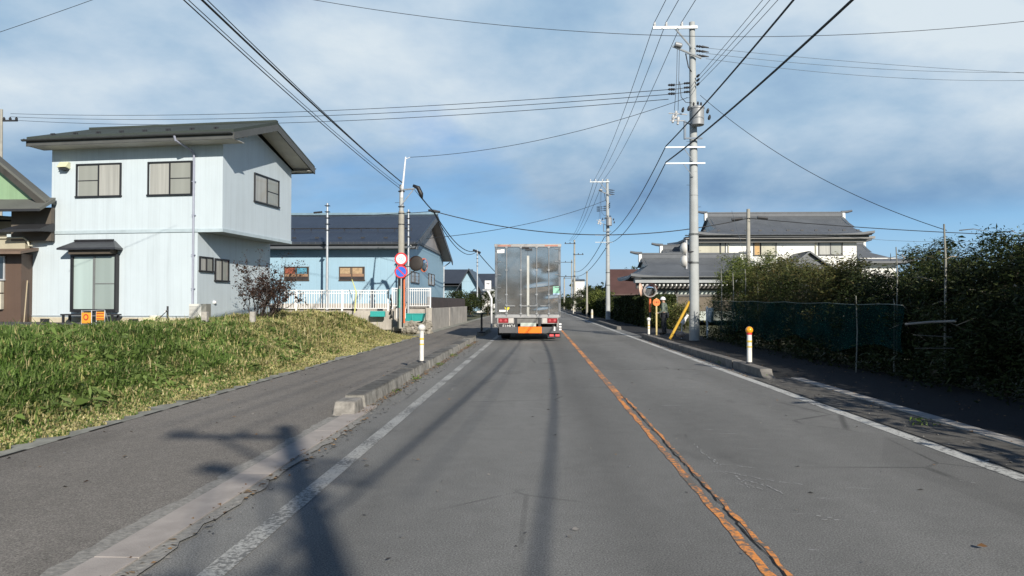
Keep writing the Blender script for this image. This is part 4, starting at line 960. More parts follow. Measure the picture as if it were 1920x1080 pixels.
# concrete pole with bracket, left
M_cpole = mat('pole_concrete', (.36, .345, .30), .85, var=.15, scale=2.5, bump=.3, bscale=40, streak=.6)
M_cpole2 = mat('pole_concrete_pale', (.40, .42, .42), .8, var=.10, scale=2, bump=.2, bscale=40, streak=.4)
Yp = 32.4; q = at(752, 600, Yp); xp = q.x
pl_ = thing('utility_pole', 'concrete utility pole behind the speed limit sign with a white steel extension on top', 'utility pole', (xp, Yp, .9))
zk = zat(395, Yp); zPT = zat(345, Yp); zPX = zat(293, Yp)
b = MB(); b.tube([(xp, Yp, .3), (xp, Yp, zk)], [.17, .13], 16); b.build('pole', M_cpole, pl_, smooth='angle')
b = MB(); b.tube([(xp, Yp, zk - .1), (xp - .0, Yp, zPT)], [.10, .09], 12); b.build('pole_top', M_cpole2, pl_, smooth='angle')
b = MB(); b.tube([(xp + .02, Yp - .08, zPT - .6), (xp + .20, Yp - .08, zPX)], [.05, .03], 8); b.tube([(xp + .20, Yp - .08, zPX - .1), (xp + .40, Yp - .08, zPX - .02)], .015, 6); b.build('extension', M_whitem, pl_, smooth='angle')
b = MB(); b.tube([(xp, Yp - .1, zPT - .25), (xp + .62, Yp - .1, zPT - .2)], .035, 6); b.tube([(xp, Yp - .1, zPT - .95), (xp + .55, Yp - .1, zPT - .25)], .025, 6); b.build('bracket', M_galv, pl_)
b = MB(); b.tube([(xp + .55, Yp - .12, zPT - .05), (xp + .78, Yp - .12, zPT - .16), (xp + .92, Yp - .12, zPT - .45), (xp + .95, Yp - .12, zPT - .62)], [.06, .10, .10, .05], 10); b.build('splice_closure', mat('black_closure', (.015, .015, .016), .5), pl_, smooth=True)
b = MB()
for z in (zPT - .3, zPT - 1.0, zk - .1, zk - .6): b.lathe([(.15, -.02), (.15, .02)], (xp, Yp, z), n=14)
b.pieces('band', M_dk, pl_)
b = MB(); b.lathe([(.182, 0), (.178, .85)], (xp, Yp, zat(577, Yp)), n=20); b.build('sleeve', mat('faded_teal', (.16, .42, .34), .6, var=.2), pl_)
b = MB()
for i in range(9): a = i * .7; b.box(xp + .19 * math.cos(a) - .02, xp + .19 * math.cos(a) + .02, Yp + .19 * math.sin(a) - .02, Yp + .19 * math.sin(a) + .02, .75, 1.22)
b.pieces('guard_slat', M_whitem, pl_)
b = MB()
for i in range(5): z = 2.4 + i * .9; s_ = 1 if i % 2 else -1; b.tube([(xp, Yp, z), (xp + s_ * .3, Yp, z)], .01, 5)
b.pieces('step_bolt', M_dk, pl_)
# two thin steel masts
def mast(px, py0, py1, Y, lab, r=.04):
    t = at(px, py0, Y); m_ = thing('steel_mast', lab, 'pole', (t.x, Y, 1.1)); b = MB(); b.tube([(t.x, Y, zat(py1, Y)), (t.x, Y, t.z)], [r * 1.15, r * .75], 10); b.build('shaft', M_galv, m_, smooth='angle')
    b = MB()
    for i in range(5): z = t.z - .15 - i * .32; b.box(t.x - r * 1.7, t.x + r * 1.7, Y - r * 1.7, Y + r * 1.7, z, z + .03)
    b.pieces('clamp', M_dk, m_); return m_
mast(614, 381, 590, 37.3, 'slim steel mast standing against the middle of the blue house', .07)
mast(766, 393, 590, 37.0, 'slim steel mast just right of the concrete pole at the blue house corner', .055)
mast(895, 468, 560, 62, 'thin steel mast beyond the retaining wall left of the truck', .06)
# ---------------------------------------------------------------- delineators and bollards
M_dw = mat('delineator_white', (.75, .73, .68), .5, var=.1, scale=10, streak=.6); M_yel = mat('reflector_yellow', (.70, .50, .10), .4)
def delineator(label, x, y, z, h=.80, ball=None, redband=False, r=.045):
    t = thing('delineator_post', label, 'bollard', (x, y, z), 'delineator posts on the kerbs'); ball = ball or M_dw
    hb = h - .14
    b = MB(); b.tube([(x, y, z - .02), (x, y, z + hb)], [r * 1.05, r], 16); b.build('post', M_dw, t, smooth='angle')
    for a_, c_, m_ in ((hb - .19, hb - .15, M_yel), (hb - .30, hb - .27, M_yel)) + (((hb - .03, hb + .02, M_red),) if redband else ()):
        b = MB(); b.lathe([(r * 1.09, z + a_), (r * 1.09, z + c_)], (x, y, 0), n=18); b.build('reflective_band', m_, t, smooth='angle')
    b = MB(); zc_ = z + h - .075; b.lathe([(.035, z + hb), (.04, zc_ - .06)] + [(.078 * math.cos(a), zc_ + .078 * math.sin(a)) for a in [R(k_) for k_ in range(-50, 91, 14)]], (x, y, 0), n=20); b.build('reflector_head', ball, t, smooth='angle')
    b = MB(); b.lathe([(.085, z - .01), (.075, z + .02), (r * 1.1, z + .035)], (x, y, 0), n=16); b.build('foot', M_dk, t, smooth='angle'); return t
M_ob = mat('amber_reflector', (.95, .38, .02), .25, coat=.6, var=.05)
delineator('white delineator post with ball top on the near left kerb', -2.47, 15.3, .185, .81)
delineator('white delineator post with amber ball and red band on the right kerb', 4.47, 15.4, .17, .78, M_ob, True, .05)
delineator('white delineator post on the far end of the right kerb near the side entrance', xat(1216.5, 28.9, 620), 28.9, .17, .70)
delineator('small white delineator post far along the right kerb', xat(1075, 86, 590), 86, .17, .85)
delineator('stubby pale delineator post beside the second right-hand kerb', xat(1110, 62, 590), 62, .17, .72, r=.09)
b = MB(); x_ = xat(903, 31.2, 620); b.lathe([(.045, .15), (.042, .9), (.05, .92), (.05, .97), (.02, .99)], (x_, 31.2, 0), n=14); b.lathe([(.17, .15), (.15, .2), (.05, .23)], (x_, 31.2, 0), n=14); o = b.build('bollard', M_dk, smooth='angle'); tag(o, 'slim bollard on the left kerb, coloured dark for the shadow of the truck', 'bollard')  # dark colour imitates the shadow the truck throws on this post
# bent white post with small sign board
Yb = 41.5; xb_ = xat(921.5, Yb, 600); tb_ = thing('sign_post', 'white post with a bent top carrying a small white board beside the truck', 'sign', (xb_, Yb, 0))
b = MB(); b.tube([(xb_, Yb, 0), (xb_, Yb, zat(560, Yb)), (xat(917, Yb), Yb, zat(550, Yb)), (xat(911, Yb), Yb, zat(541, Yb))], .06, 10); b.build('post', M_whitem, tb_, smooth=True)
b = MB(); x0, x1 = xat(909, Yb), xat(921, Yb); b.box(x0, x1, Yb - .03, Yb, zat(542, Yb), zat(526, Yb)); bd = b.build('board', M_signw, tb_, bevel=.01)
b = MB(); b.box(x0 + .09, x1 - .1, Yb - .034, Yb - .0305, zat(533, Yb), zat(530, Yb)); b.build('marking', mat('sign_grey', (.3, .3, .32), .6), bd)
b = MB(); b.box(x0 - .12, x1 + .18, Yb - .06, Yb - .04, zat(545, Yb), zat(542, Yb)); b.build('cross_bar', M_galv, tb_)
# ================================================================ the truck
YT = 27.4; tx0, tx1 = xat(928.5, YT), xat(1051, YT); tz1 = zat(459, YT); tz0 = zat(594, YT); TL = 9.4
print('truck', tx0, tx1, tz0, tz1)
M_box = mat('van_body_side', (.62, .64, .65), .35, .3, var=.06)
def steel():
    s = NT('polished_door_steel'); s.set(Metallic=.95, Roughness=.2)
    n = s.noise(.9, 3, .5); s.col(s.ramp(n, [(.3, (.62, .59, .55)), (.7, (.74, .71, .66))]))
    r_ = s.ramp(s.noise(1.6, 4, .6), [(.35, .13), (.7, .20)]); s.l(r_, s.b.inputs['Roughness'])
    s.bump(s.noise(1.0, 2, .45), 1.0, .010); MATS['steel'] = s.m; return s.m
M_st = steel(); M_bare = mat('bright_steel', (.42, .42, .42), .28, .9, var=.08); M_bareg = mat('grey_steel', (.33, .34, .35), .45, .6, var=.1)
tk = thing('box_truck', 'box truck with dented shiny rear doors and an orange bumper plate driving ahead', 'truck', ((tx0 + tx1) / 2, YT + 5, 0))
b = MB(); b.box(tx0, tx1, YT, YT + TL - 2.3, tz0, tz1); body = b.build('cargo_box', M_box, tk, bevel=.015)
cx_ = (tx0 + tx1) / 2; W2 = (tx1 - tx0) / 2
def dent(u, z):
    # shallow dents beaten into the right-hand door, a slight belly on the left
    q_ = 0
    for (du, dz, su, sz, am) in ((.45, 2.05, .38, .10, .016), (.95, 1.62, .25, .08, .014), (.55, 1.18, .25, .06, .012), (.35, 2.75, .16, .16, -.012), (.85, 2.62, .3, .2, -.012), (-.6, 2.3, .5, .5, .006), (-.9, 1.5, .3, .4, -.005)):
        q_ += am * math.exp(-((u - du) / su) ** 2 - ((z - dz - .12 * (u - du)) / sz) ** 2)
    return q_
for s_ in (-1, 1):
    b = MB(); a, c = sorted((cx_ + s_ * .005, cx_ + s_ * (W2 - .09))); nx_, nz_ = 36, 80; vs = []
    for j in range(nz_ + 1):
        for i in range(nx_ + 1): xx_ = a + (c - a) * i / nx_; zz_ = tz0 + .10 + (tz1 - tz0 - .2) * j / nz_; vs.append((xx_, YT - .035 - dent(xx_ - cx_, zz_), zz_))
    b.add(vs, [(j * (nx_ + 1) + i, j * (nx_ + 1) + i + 1, (j + 1) * (nx_ + 1) + i + 1, (j + 1) * (nx_ + 1) + i) for j in range(nz_) for i in range(nx_)])
    dr = b.build('rear_door', M_st, tk, smooth=True)
    b = MB(); b.box(a, c, YT - .010, YT - .002, tz0 + .10, tz1 - .10); b.build('door_core', M_bareg, dr)
    for u in (.33, .78) if s_ < 0 else (.27, .64):
        xx = cx_ + s_ * W2 * (u if s_ > 0 else (1 - u) * .97)
        b = MB(); b.tube([(xx, YT - .075, tz0 + .03), (xx, YT - .075, tz1 - .04)], .019, 8); br = b.build('lock_rod', M_bareg, dr, smooth='angle')
        b = MB()
        for z in (tz0 + .1, tz0 + .42, tz0 + .82, tz0 + 1.75, tz1 - .12): b.box(xx - .04, xx + .04, YT - .10, YT - .036, z, z + .05)
        b.pieces('rod_bracket', M_bareg, br); b = MB(); b.box(xx - .03, xx + .32 * -s_, YT - .115, YT - .08, tz0 + .40, tz0 + .43); b.tube([(xx + .02, YT - .1, tz0 + .34), (xx + .02, YT - .1, tz0 + .52)], .015, 6); b.build('handle', M_bareg, br)
    for i in range(6):
        z = tz0 + .12 + i * (tz1 - tz0 - .3) / 5; xe = cx_ + s_ * W2
        b = MB(); a, c = sorted((xe - s_ * .0, xe - s_ * .22)); b.box(a, c, YT - .062, YT - .037, z, z + .035); b.lathe([(.028, -.06), (.028, .09)], (xe - s_ * .03, YT - .06, z), n=10); b.build('hinge', M_bare, dr, bevel=.005)
b = MB(); b.box(cx_ - .035, cx_ + .055, YT - .075, YT - .037, tz0 + .02, tz1 - .42); b.build('centre_strip', mat('cream_strip', (.52, .52, .48), .4, .4), body)
b = MB(); b.box(tx0 - .01, tx0 + .085, YT - .05, YT + .1, tz0, tz1 - .0); b.build('corner_post', M_bare, body, bevel=.008)
b = MB(); b.box(tx1 - .085, tx1 + .01, YT - .05, YT + .1, tz0, tz1 - .0); b.build('corner_post', M_bare, body, bevel=.008)
b = MB(); b.box(tx0 - .03, tx1 + .03, YT - .06, YT + .12, tz1 - .085, tz1 + .03); b.build('header', mat('header_steel', (.38, .37, .36), .4, .5), body, bevel=.01)
b = MB(); b.box(tx0 + .1, tx0 + .6, YT - .063, YT - .06, tz1 - .06, tz1 - .02); b.box(tx1 - .6, tx1 - .1, YT - .063, YT - .06, tz1 - .06, tz1 - .02); b.pieces('marker_strip', mat('rust_red', (.45, .16, .10), .5), body)
b = MB(); b.box(tx0 - .01, tx1 + .01, YT - .06, YT + .1, tz0 - .04, tz0 + .085); b.build('sill', mat('sill_steel', (.42, .42, .42), .4, .6), body, bevel=.008)
def sticker(name, px0, py0, px1, py1, m_, dy=.0385):
    b = MB(); x0, x1 = xat(px0, YT), xat(px1, YT); b.box(x0, x1, YT - dy - .001, YT - dy + .0005, zat(py1, YT), zat(py0, YT)); return b.build(name, m_, body)
sticker('sticker', 931, 467.5, 946, 474.5, M_signw)
sk = sticker('sticker', 1037, 537, 1049, 552, mat('mint_sticker', (.30, .62, .45), .5), .056)
sticker('sticker_band', 1037, 550, 1049, 552.5, mat('pale_blue_band', (.45, .6, .8), .5), .058)
b = MB(); b.lathe([(.09, 0), (.09, .003)], (xat(951, YT), YT - .038, zat(577, YT)), (0, -1, 0), 24); b.build('round_sticker', mat('yellow_sticker', (.75, .62, .05), .5), body)
sticker('sticker', 936, 581, 952, 584.5, M_signw, .039)
for (px, py) in ((990, 466), (984, 463)): b = MB(); b.box(xat(px - 5, YT), xat(px + 8, YT), YT - .09, YT - .037, zat(py + 4, YT), zat(py, YT)); b.build('latch', M_dk, body)
# chassis and rear gear
b = MB(); b.box(cx_ - .48, cx_ - .38, YT + .1, YT + TL - .4, .72, .92); b.box(cx_ + .38, cx_ + .48, YT + .1, YT + TL - .4, .72, .92)
for i in range(7): b.box(cx_ - .38, cx_ + .38, YT + .3 + i * 1.3, YT + .4 + i * 1.3, .74, .88)
b.build('chassis', M_dk, tk)
b = MB(); b.box(tx0 + .06, tx1 - .06, YT + .0, YT + .05, .66, tz0 - .04); b.build('rear_panel', mat('dull_grey_panel', (.16, .16, .155), .6), tk)
for s_ in (-1, 1):
    xa_, xc_ = sorted((cx_ + s_ * (W2 - .10), cx_ + s_ * .55)); b = MB(); b.box(xa_ - .02, xc_ + .02, YT - .04, YT - .002, .66, .90); lh = b.build('lamp_housing', mat('lamp_housing', (.40, .38, .37), .4), tk, bevel=.01)
    xi = cx_ + s_ * .56; xo = cx_ + s_ * (W2 - .12); xm_ = xi + s_ * .17
    a, c = sorted((xm_ + s_ * .01, xo)); b = MB(); b.box(a, c, YT - .055, YT - .04, .69, .87); b.build('tail_light', mat('tail_red', (.26, .02, .025), .15, coat=1), lh, bevel=.01)
    b = MB(); b.lathe([(.05, 0), (.03, .01)], ((a + c) / 2 + .09, YT - .055, .78), (0, -1, 0), 14); b.lathe([(.05, 0), (.03, .01)], ((a + c) / 2 - .1, YT - .055, .78), (0, -1, 0), 14); b.pieces('lamp_bulb', mat('tail_bright', (.50, .09, .10), .2, coat=1), lh)
    a, c = sorted((xi, xm_)); b = MB(); b.box(a, c, YT - .055, YT - .04, .69, .87); b.build('reverse_light', mat('reverse_lens', (.55, .52, .48), .2, coat=1), lh, bevel=.01)
    b = MB(); b.box(cx_ + s_ * .45 - .05, cx_ + s_ * .45 + .05, YT - .03, YT - .001, .42, .95); b.build('bumper_bracket', M_dk, tk)
zb0, zb1 = zat(624.5, YT), zat(613, YT)
b = MB(); b.box(tx0 + .15, tx1 - .02, YT - .12, YT - .03, zb0, zb1); bp = b.build('bumper_bar', mat('bumper_grey', (.10, .10, .105), .5, .3), tk, bevel=.012)
b = MB(); b.box(xat(972, YT), xat(1015.5, YT), YT - .135, YT - .121, zb0 + .0, zb1 + .012); b.build('orange_plate', mat('orange_reflector', (1.0, .21, .01), .4, coat=.3, var=.03), bp, bevel=.006)
b = MB(); b.box(xat(976, YT), xat(1005, YT), YT - .07, YT - .055, zat(612, YT), zat(605.3, YT)); b.build('number_plate_cover', mat('plate_cover', (.50, .56, .50), .5), tk)
M_let = mat('pale_lettering', (.75, .75, .72), .5)
b = MB(); b.box(xat(936, YT), xat(971, YT), YT - .045, YT - .03, zat(616, YT), zat(606.5, YT)); lp = b.build('name_board', M_dk, tk)
text('E1MO1', .16, M_let, lp, upright(frame((0, YT, 0), (1, 0)), xat(954.5, YT), -.05, zat(611.8, YT)))
b = MB(); b.box(xat(1038, YT), xat(1041, YT), YT - .14, YT - .122, zat(620, YT), zat(612, YT)); b.build('reflector', M_signw, bp)
b = MB()
for z in (.72, .62, .52): b.box(tx1 - .06, tx1 + .03, YT - .15, YT - .12, z - .1, z - .04)
b.pieces('warning_marking', M_signw, bp)
for px in (1034, 1045):
    b = MB(); b.box(xat(px - 4, YT), xat(px + 4, YT), YT - .03, YT + .02, zat(631, YT), zat(626, YT)); b.build('rear_reflector', mat('pink_reflector', (.75, .12, .13), .25, coat=1), tk, bevel=.01)
b = MB(); b.box(xat(1027, YT), xat(1051, YT), YT + .02, YT + .04, zat(634, YT), zat(624, YT)); b.build('reflector_backing', M_dk, tk)
M_rub = mat('tyre_rubber', (.022, .022, .023), .85, var=.2)
for yy in (YT + 2.0, YT + 3.2, YT + TL - 1.3):
    for s_ in (-1, 1):
        xs_ = cx_ + s_ * (W2 - .18)
        b = MB(); b.lathe([(.30, -.26), (.47, -.26), (.50, -.22), (.50, .02), (.47, .06), (.30, .06)], (xs_ - (s_ * .02), yy, .50), (s_, 0, 0), 28); wh = b.build('wheel', M_rub, tk, smooth='angle')
        b = MB(); b.lathe([(.28, .0), (.28, .065), (.12, .03), (.10, .10), (.02, .11)], (xs_ - (s_ * .02), yy, .50), (s_, 0, 0), 20); b.build('rim', M_galv, wh, smooth='angle')
    b = MB(); b.tube([(cx_ - 1.0, yy, .5), (cx_ + 1.0, yy, .5)], .08, 8); b.build('axle', M_dk, tk)
for s_ in (-1, 1): b = MB(); xs_ = cx_ + s_ * (W2 - .28); b.box(xs_ - .24, xs_ + .24, YT + 1.2, YT + 1.215, .16, .85); b.build('mudflap', M_rub, tk)
b = MB(); b.box(cx_ - .35, cx_ + .35, YT + .9, YT + 1.9, .30, .75); b.build('spare_wheel_carrier', M_dk, tk)
b = MB(); b.box(tx0 + .05, tx0 + .12, YT + 1.0, YT + 5.5, .45, .85); b.box(tx1 - .12, tx1 - .05, YT + 1.0, YT + 5.5, .45, .85); b.pieces('side_guard', M_bareg, tk)
b = MB(); yc0 = YT + TL - 2.15; b.box(cx_ - 1.12, cx_ + 1.12, yc0, YT + TL, .45, 2.75); cb = b.build('cab', M_white, tk, bevel=.08)
b = MB(); b.box(cx_ - 1.13, cx_ - 1.121, yc0 + .7, YT + TL - .25, 1.6, 2.4); b.build('side_window', M_glass, cb); b = MB(); b.box(cx_ + 1.121, cx_ + 1.13, yc0 + .7, YT + TL - .25, 1.6, 2.4); b.build('side_window', M_glass, cb)
b = MB(); b.box(cx_ - 1.0, cx_ + 1.0, YT + TL, YT + TL + .01, 1.55, 2.5); b.build('windscreen', M_glass, cb)
for s_ in (-1, 1): b = MB(); b.tube([(cx_ + s_ * 1.1, YT + TL - .2, 2.4), (cx_ + s_ * 1.32, YT + TL - .05, 2.3)], .02, 6); b.box(*sorted((cx_ + s_ * 1.22, cx_ + s_ * 1.4)), YT + TL - .1, YT + TL - .04, 1.9, 2.35); b.build('wing_mirror', M_dk, cb)
b = MB(); b.lathe([(.05, 0), (.03, .03)], (tx0 + .12, YT - .02, .62), (0, -1, 0), 10); b.tube([(tx0 + .05, YT - .02, .62), (tx0 + .2, YT - .02, .48), (tx0 + .3, YT, .3)], .035, 6); b.build('air_hose', M_bare, tk)
# ================================================================ utility poles on the right
M_ins = mat('porcelain', (.70, .70, .70), .25, coat=.4, var=.04); M_arm = mat('galvanised_arm', (.42, .45, .47), .45, .45, var=.08); M_trf = mat('transformer_grey', (.30, .31, .32), .5, .2, var=.08)
XP, YP0 = at(1302, 632, 28).x, 28.0; ztop = zat(42, YP0, 1300)
def big_pole(label, x, y, top, reach=1.56):
    t = thing('utility_pole', label, 'utility pole', (x, y, 0), 'tall concrete utility poles on the right side of the road')
    b = MB(); b.tube([(x, y, -.1), (x, y, 4), (x, y, 8), (x - .03, y, top)], [.20, .175, .145, .11], 20); b.build('pole', M_cpole2, t, smooth='angle')
    b = MB(); b.box(x - reach, x + .14, y - .20, y - .12, top - .30, top - .21); b.build('crossarm', M_arm, t)
    b = MB(); b.tube([(x - .72, y - .16, top - .28), (x - .08, y - .16, top - 1.05)], .035, 6); b.build('arm_brace', M_arm, t)
    for u in (-reach + .06, -1.05, -.45):
        b = MB(); b.lathe([(.03, -.05), (.06, -.01), (.04, .02), (.065, .05), (.035, .08), (.045, .11), (.02, .15)], (x + u, y - .16, top - .17), n=12); b.build('insulator', M_ins, t, smooth='angle')
    b = MB(); b.tube([(x - .82, y - .22, top - 1.0), (x + .28, y - .22, top - 1.48)], .04, 6); b.build('slanted_arm', M_arm, t)
    b = MB(); b.lathe([(.04, -.16), (.10, -.13), (.10, .10), (.05, .14)], (x - .60, y - .28, top - .98), (1, 0, -.25), 12); b.build('switch', M_trf, t, smooth='angle')
    for k_ in range(3):
        zz = top - 2.42 - k_ * .17
        b = MB(); b.tube([(x - .12, y, zz + .05), (x - .75, y, zz - .02)], .014, 5); b.lathe([(.02, 0), (.05, .03), (.03, .07), (.055, .11), (.03, .16), (.05, .20), (.02, .24)], (x - .12, y, zz + .05), (-1, 0, -.05), 10); b.lathe([(.02, 0), (.06, .03), (.035, .08), (.06, .12), (.035, .17), (.05, .21), (.02, .27)], (x - .70, y, zz - .02), (-1, 0, 0), 10); b.build('strain_insulator', M_dk, t, smooth='angle')
        zz = top - .93 - k_ * .18
        b = MB(); b.lathe([(.02, 0), (.055, .04), (.03, .09), (.055, .14), (.03, .19), (.05, .24), (.015, .50)], (x + .12, y, zz), (1, 0, -.12), 10); b.build('strain_insulator', M_dk, t, smooth='angle')
        zz = top - 2.20 - k_ * .16
        b = MB(); b.lathe([(.02, 0), (.045, .03), (.045, .12), (.02, .17)], (x + .1, y - .16, zz), (.5, -.8, .45), 8); b.build('strain_insulator', M_dk, t, smooth='angle')
    z0 = top - 4.12
    b = MB(); b.lathe([(.22, 0), (.25, .02), (.25, .62), (.27, .64), (.27, .69), (.18, .74), (.04, .75)], (x + .08, y - .36, z0), n=24); tf = b.build('transformer', M_trf, t, smooth='angle')
    for u in (-.2, .0, .2): b = MB(); b.lathe([(.025, 0), (.04, .04), (.025, .07), (.045, .11), (.02, .18)], (x + .08 + u * .7, y - .36 - (.1 if u == 0 else 0), z0 + .72), n=10); b.build('bushing', M_dk, tf, smooth='angle')
    b = MB()
    for (u, w) in ((-.28, .55), (.44, .45), (.50, .2), (-.50, .5)): b.lathe([(.025, 0), (.055, .04), (.055, .13), (.02, .20)], (x + u, y - .4, z0 + w), (.2, -.2, 1), 10)
    b.pieces('cutout', M_dk, t)
    b = MB(); b.box(x - .40, x + .28, y - .32, y - .26, z0 - .50, z0 - .44); b.box(x - .42, x - .35, y - .35, y - .22, z0 - .50, z0 + .20); b.tube([(x - .40, y - .3, z0 + .18), (x - .1, y - .2, z0 + .05)], .025, 5); b.build('transformer_bracket', mat('steel_blue_grey', (.10, .13, .17), .5, .3), t)
    b = MB()
    for (u, z_) in ((-.85, .12), (-.74, .28), (-.66, .05)): b.lathe([(.02, 0), (.045, .02), (.05, .08), (.035, .11), (.06, .15), (.06, .27), (.02, .32)], (x + u, y - .3, z0 + z_), (.1, 0, 1), 10)
    b.tube([(x - 1.0, y - .3, z0 + .50), (x - .3, y - .3, z0 + .44)], .022, 5); b.tube([(x - .95, y - .3, z0 + .22), (x - .4, y - .3, z0 + .20)], .02, 5); b.build('fuse_cluster', mat('pale_porcelain', (.48, .48, .48), .4, var=.15), t, smooth='angle')
    b = MB()
    for (u, v) in ((-.66, -.78), (-.58, -.64)): b.tube([(x + u, y - .3, top - 1.15), (x + u - .03, y - .3, top - 2.3), (x + v, y - .3, z0 + .6)], .010, 5)
    b.tube([(x - .58, y - .3, top - 2.4), (x - .52, y - .3, top - 3.0), (x - .34, y - .28, top - 3.2), (x - .1, y - .2, top - 3.2)], .014, 5)
    b.tube([(x - .30, y - .1, top - 1.25), (x - .22, y - .2, top - 1.8), (x - .1, y - .2, top - 2.0)], .022, 6); b.build('jumper_wires', M_dk, t, smooth=True)
    for z_ in (top - 4.92, top - 5.54):
        b = MB(); b.box(x - 1.12, x + .40, y - .24, y - .18, z_ - .025, z_ + .03); ga = b.build('guard_arm', M_arm, t)
        b = MB(); b.tube([(x - .42, y - .2, z_ - .02), (x - .05, y - .18, z_ - .52)], .014, 5); b.build('guard_arm_brace', M_arm, ga)
    b = MB()
    for z_ in (3.0, 4.1): b.lathe([(.195, -.035), (.195, .035)], (x, y, z_), n=20)
    for z_ in (5.6, 6.5, 7.2, 8.1, 10.9, 11.3): b.lathe([(.178 - (z_ - 4) * .009, -.015), (.178 - (z_ - 4) * .009, .015)], (x, y, z_), n=18)
    b.pieces('steel_band', mat('band_grey', (.12, .13, .13), .5), t)
    b = MB()
    for i in range(11): z = 2.6 + i * .85; s_ = 1 if i % 2 else -1; b.tube([(x, y, z), (x + s_ * .27, y - .02, z + .01)], .007, 5)
    b.pieces('step_bolt', M_dk, t); return t
big_pole('tall concrete utility pole with transformer and three-wire crossarm, nearest on the right', XP, YP0, ztop)
XQ, YQ = at(1140, 598, 63).x, 63.0
big_pole('second tall utility pole, beyond the side entrance, with brackets at mid height', XQ, YQ, zat(336, YQ, 1139))
XZ, YZ = 6.10, -14.0
big_pole('tall utility pole standing behind the camera, known by its shadow on the road', XZ, YZ, ztop - .6, 1.28)
XV, YV = at(1077, 590, 118).x, 118.0
# slimmer poles farther on
def far_pole(label, px, pt, pb, Y, r=.14, arm=0, arms=(), zb=0):
    a = at(px, pb, Y); tp_ = at(px, pt, Y); zb_ = min(a.z, .6); t = thing('utility_pole', label, 'utility pole', (a.x, Y, zb_))
    b = MB(); b.tube([(a.x, Y, zb_ - .3), (tp_.x, Y, tp_.z)], [r, r * .7], 12); b.build('pole', M_cpole, t, smooth='angle')
    for (d, w0, w1) in arms:
        b = MB(); z = tp_.z - d; b.box(a.x + w0, a.x + w1, Y - .2, Y - .12, z - .05, z + .05)
        for k_ in range(3): u = w0 + (w1 - w0) * (.08 + .42 * k_); b.lathe([(.07, 0), (.09, .08), (.03, .2)], (a.x + u, Y - .16, z + .05), n=8)
        b.build('crossarm', M_dk, t)
    return t
far_pole('third utility pole in the distance with dark side brackets, before the dark round tree', 1077, 450, 590, 118, .19, arms=((.6, -1.6, .2), (2.4, -.2, 1.5), (6.0, -3.0, .2)))
far_pole('thin far utility pole just left of the third one', 1072, 487, 590, 140, .15, arms=((.5, -2.6, .2),))
far_pole('short plain concrete pole rising from the second trees on the right', 1100.5, 508, 598, 75, .12)
far_pole('far lamp pole closest to the right side of the truck', 1058, 520, 590, 165, .22, arms=((.2, -.2, 3.4),))
pF = far_pole('slim concrete pole in front of the big tiled house, carrying cable joints', 1403, 392, 600, 38, .13)
a = at(1403, 392, 38)
b = MB(); b.tube([(a.x - .9, 37.85, zat(414, 38)), (a.x - .35, 37.85, zat(412, 38))], .075, 8); b.build('cable_joint', M_dk, pF); b = MB(); b.tube([(a.x + .42, 37.85, zat(410, 38)), (a.x + .95, 37.85, zat(412, 38))], .075, 8); b.build('cable_joint', M_dk, pF)
far_pole('concrete pole at the far left behind the green gable, holding three line ends', 3, 205, 420, 46, .11, arms=((.8, .1, 1.1),))
# double round mirror backs on the big pole
tw = thing('round_sign', 'pair of white domed discs on a plate strapped to the nearest utility pole', 'sign', (XP - .4, YP0 - .2, 4))
xs_, zA, zB_ = xat(1285.5, 27.9, 470), zat(467, 27.9), zat(491, 27.9)
b = MB(); b.box(xs_ - .035, xs_ + .03, 27.7, 28.0, zB_ - .30, zA + .32); bpz = b.build('backing_plate', mat('plate_grey', (.35, .36, .38), .5, .3), tw, bevel=.01)
for z in (zA, zB_):
    b = MB(); b.lathe([(.24 * math.cos(a_), .19 * math.sin(a_)) for a_ in [R(k_) for k_ in range(0, 90, 10)]] + [(.01, .19)], (xs_ - .035, 27.82, z), (-1, -.12, 0), 24); b.build('dome', mat('off_white_dome', (.66, .64, .60), .5, var=.04), bpz, smooth=True)
for z in (zA - .12, zB_ - .02): b = MB(); b.tube([(xs_, 27.85, z), (XP, 27.85, z)], .025, 6); b.build('strut', M_dk, tw)
# yellow guy guard leaning on the pole
g0 = at(1256, 619, 28.3); g1 = at(1293, 565, 28.0)
M_yg = mat('yellow_guard', (.68, .42, .06), .5, var=.1)
ty = thing('guy_wire', 'yellow plastic guy-wire guard sloping from the ground to the nearest utility pole', 'guy wire', (g0.x, 28.3, 0))
b = MB(); g0.z = .05; b.tube([tuple(g0), tuple(g1)], .055, 10); b.build('guard', M_yg, ty, smooth='angle'); b = MB(); b.tube([tuple(g1), (XP - .1, 28, g1.z + .55)], .012, 5); b.tube([tuple(g0 + Vector((.12, .1, 0))), (g1.x + .02, 28.1, g1.z)], .012, 5); b.build('stay', M_dk, ty)
# white tube and stone at its foot
a = at(1290, 590, 29); c = at(1279, 607, 29)
b = MB(); b.tube([(a.x - .06, 29, a.z - .06), tuple(a), tuple((a + c) / 2), tuple(c)], [.03, .05, .065, .09], 10); b.tube([tuple(c), (c.x - .03, 29, .02)], .02, 6); o = b.build('drain_pipe', M_whitem, smooth='angle'); tag(o, 'short white plastic pipe leaning between the yellow guard and the big pole', 'pipe')
a = at(1277, 616, 29); b = MB(); rock(b, (a.x, 29, .2), .2); o = b.build('stone', mat('pinkish_stone', (.42, .34, .30), .9, var=.3, scale=10)); tag(o, 'round pinkish stone at the foot of the white plastic pipe', 'stone')
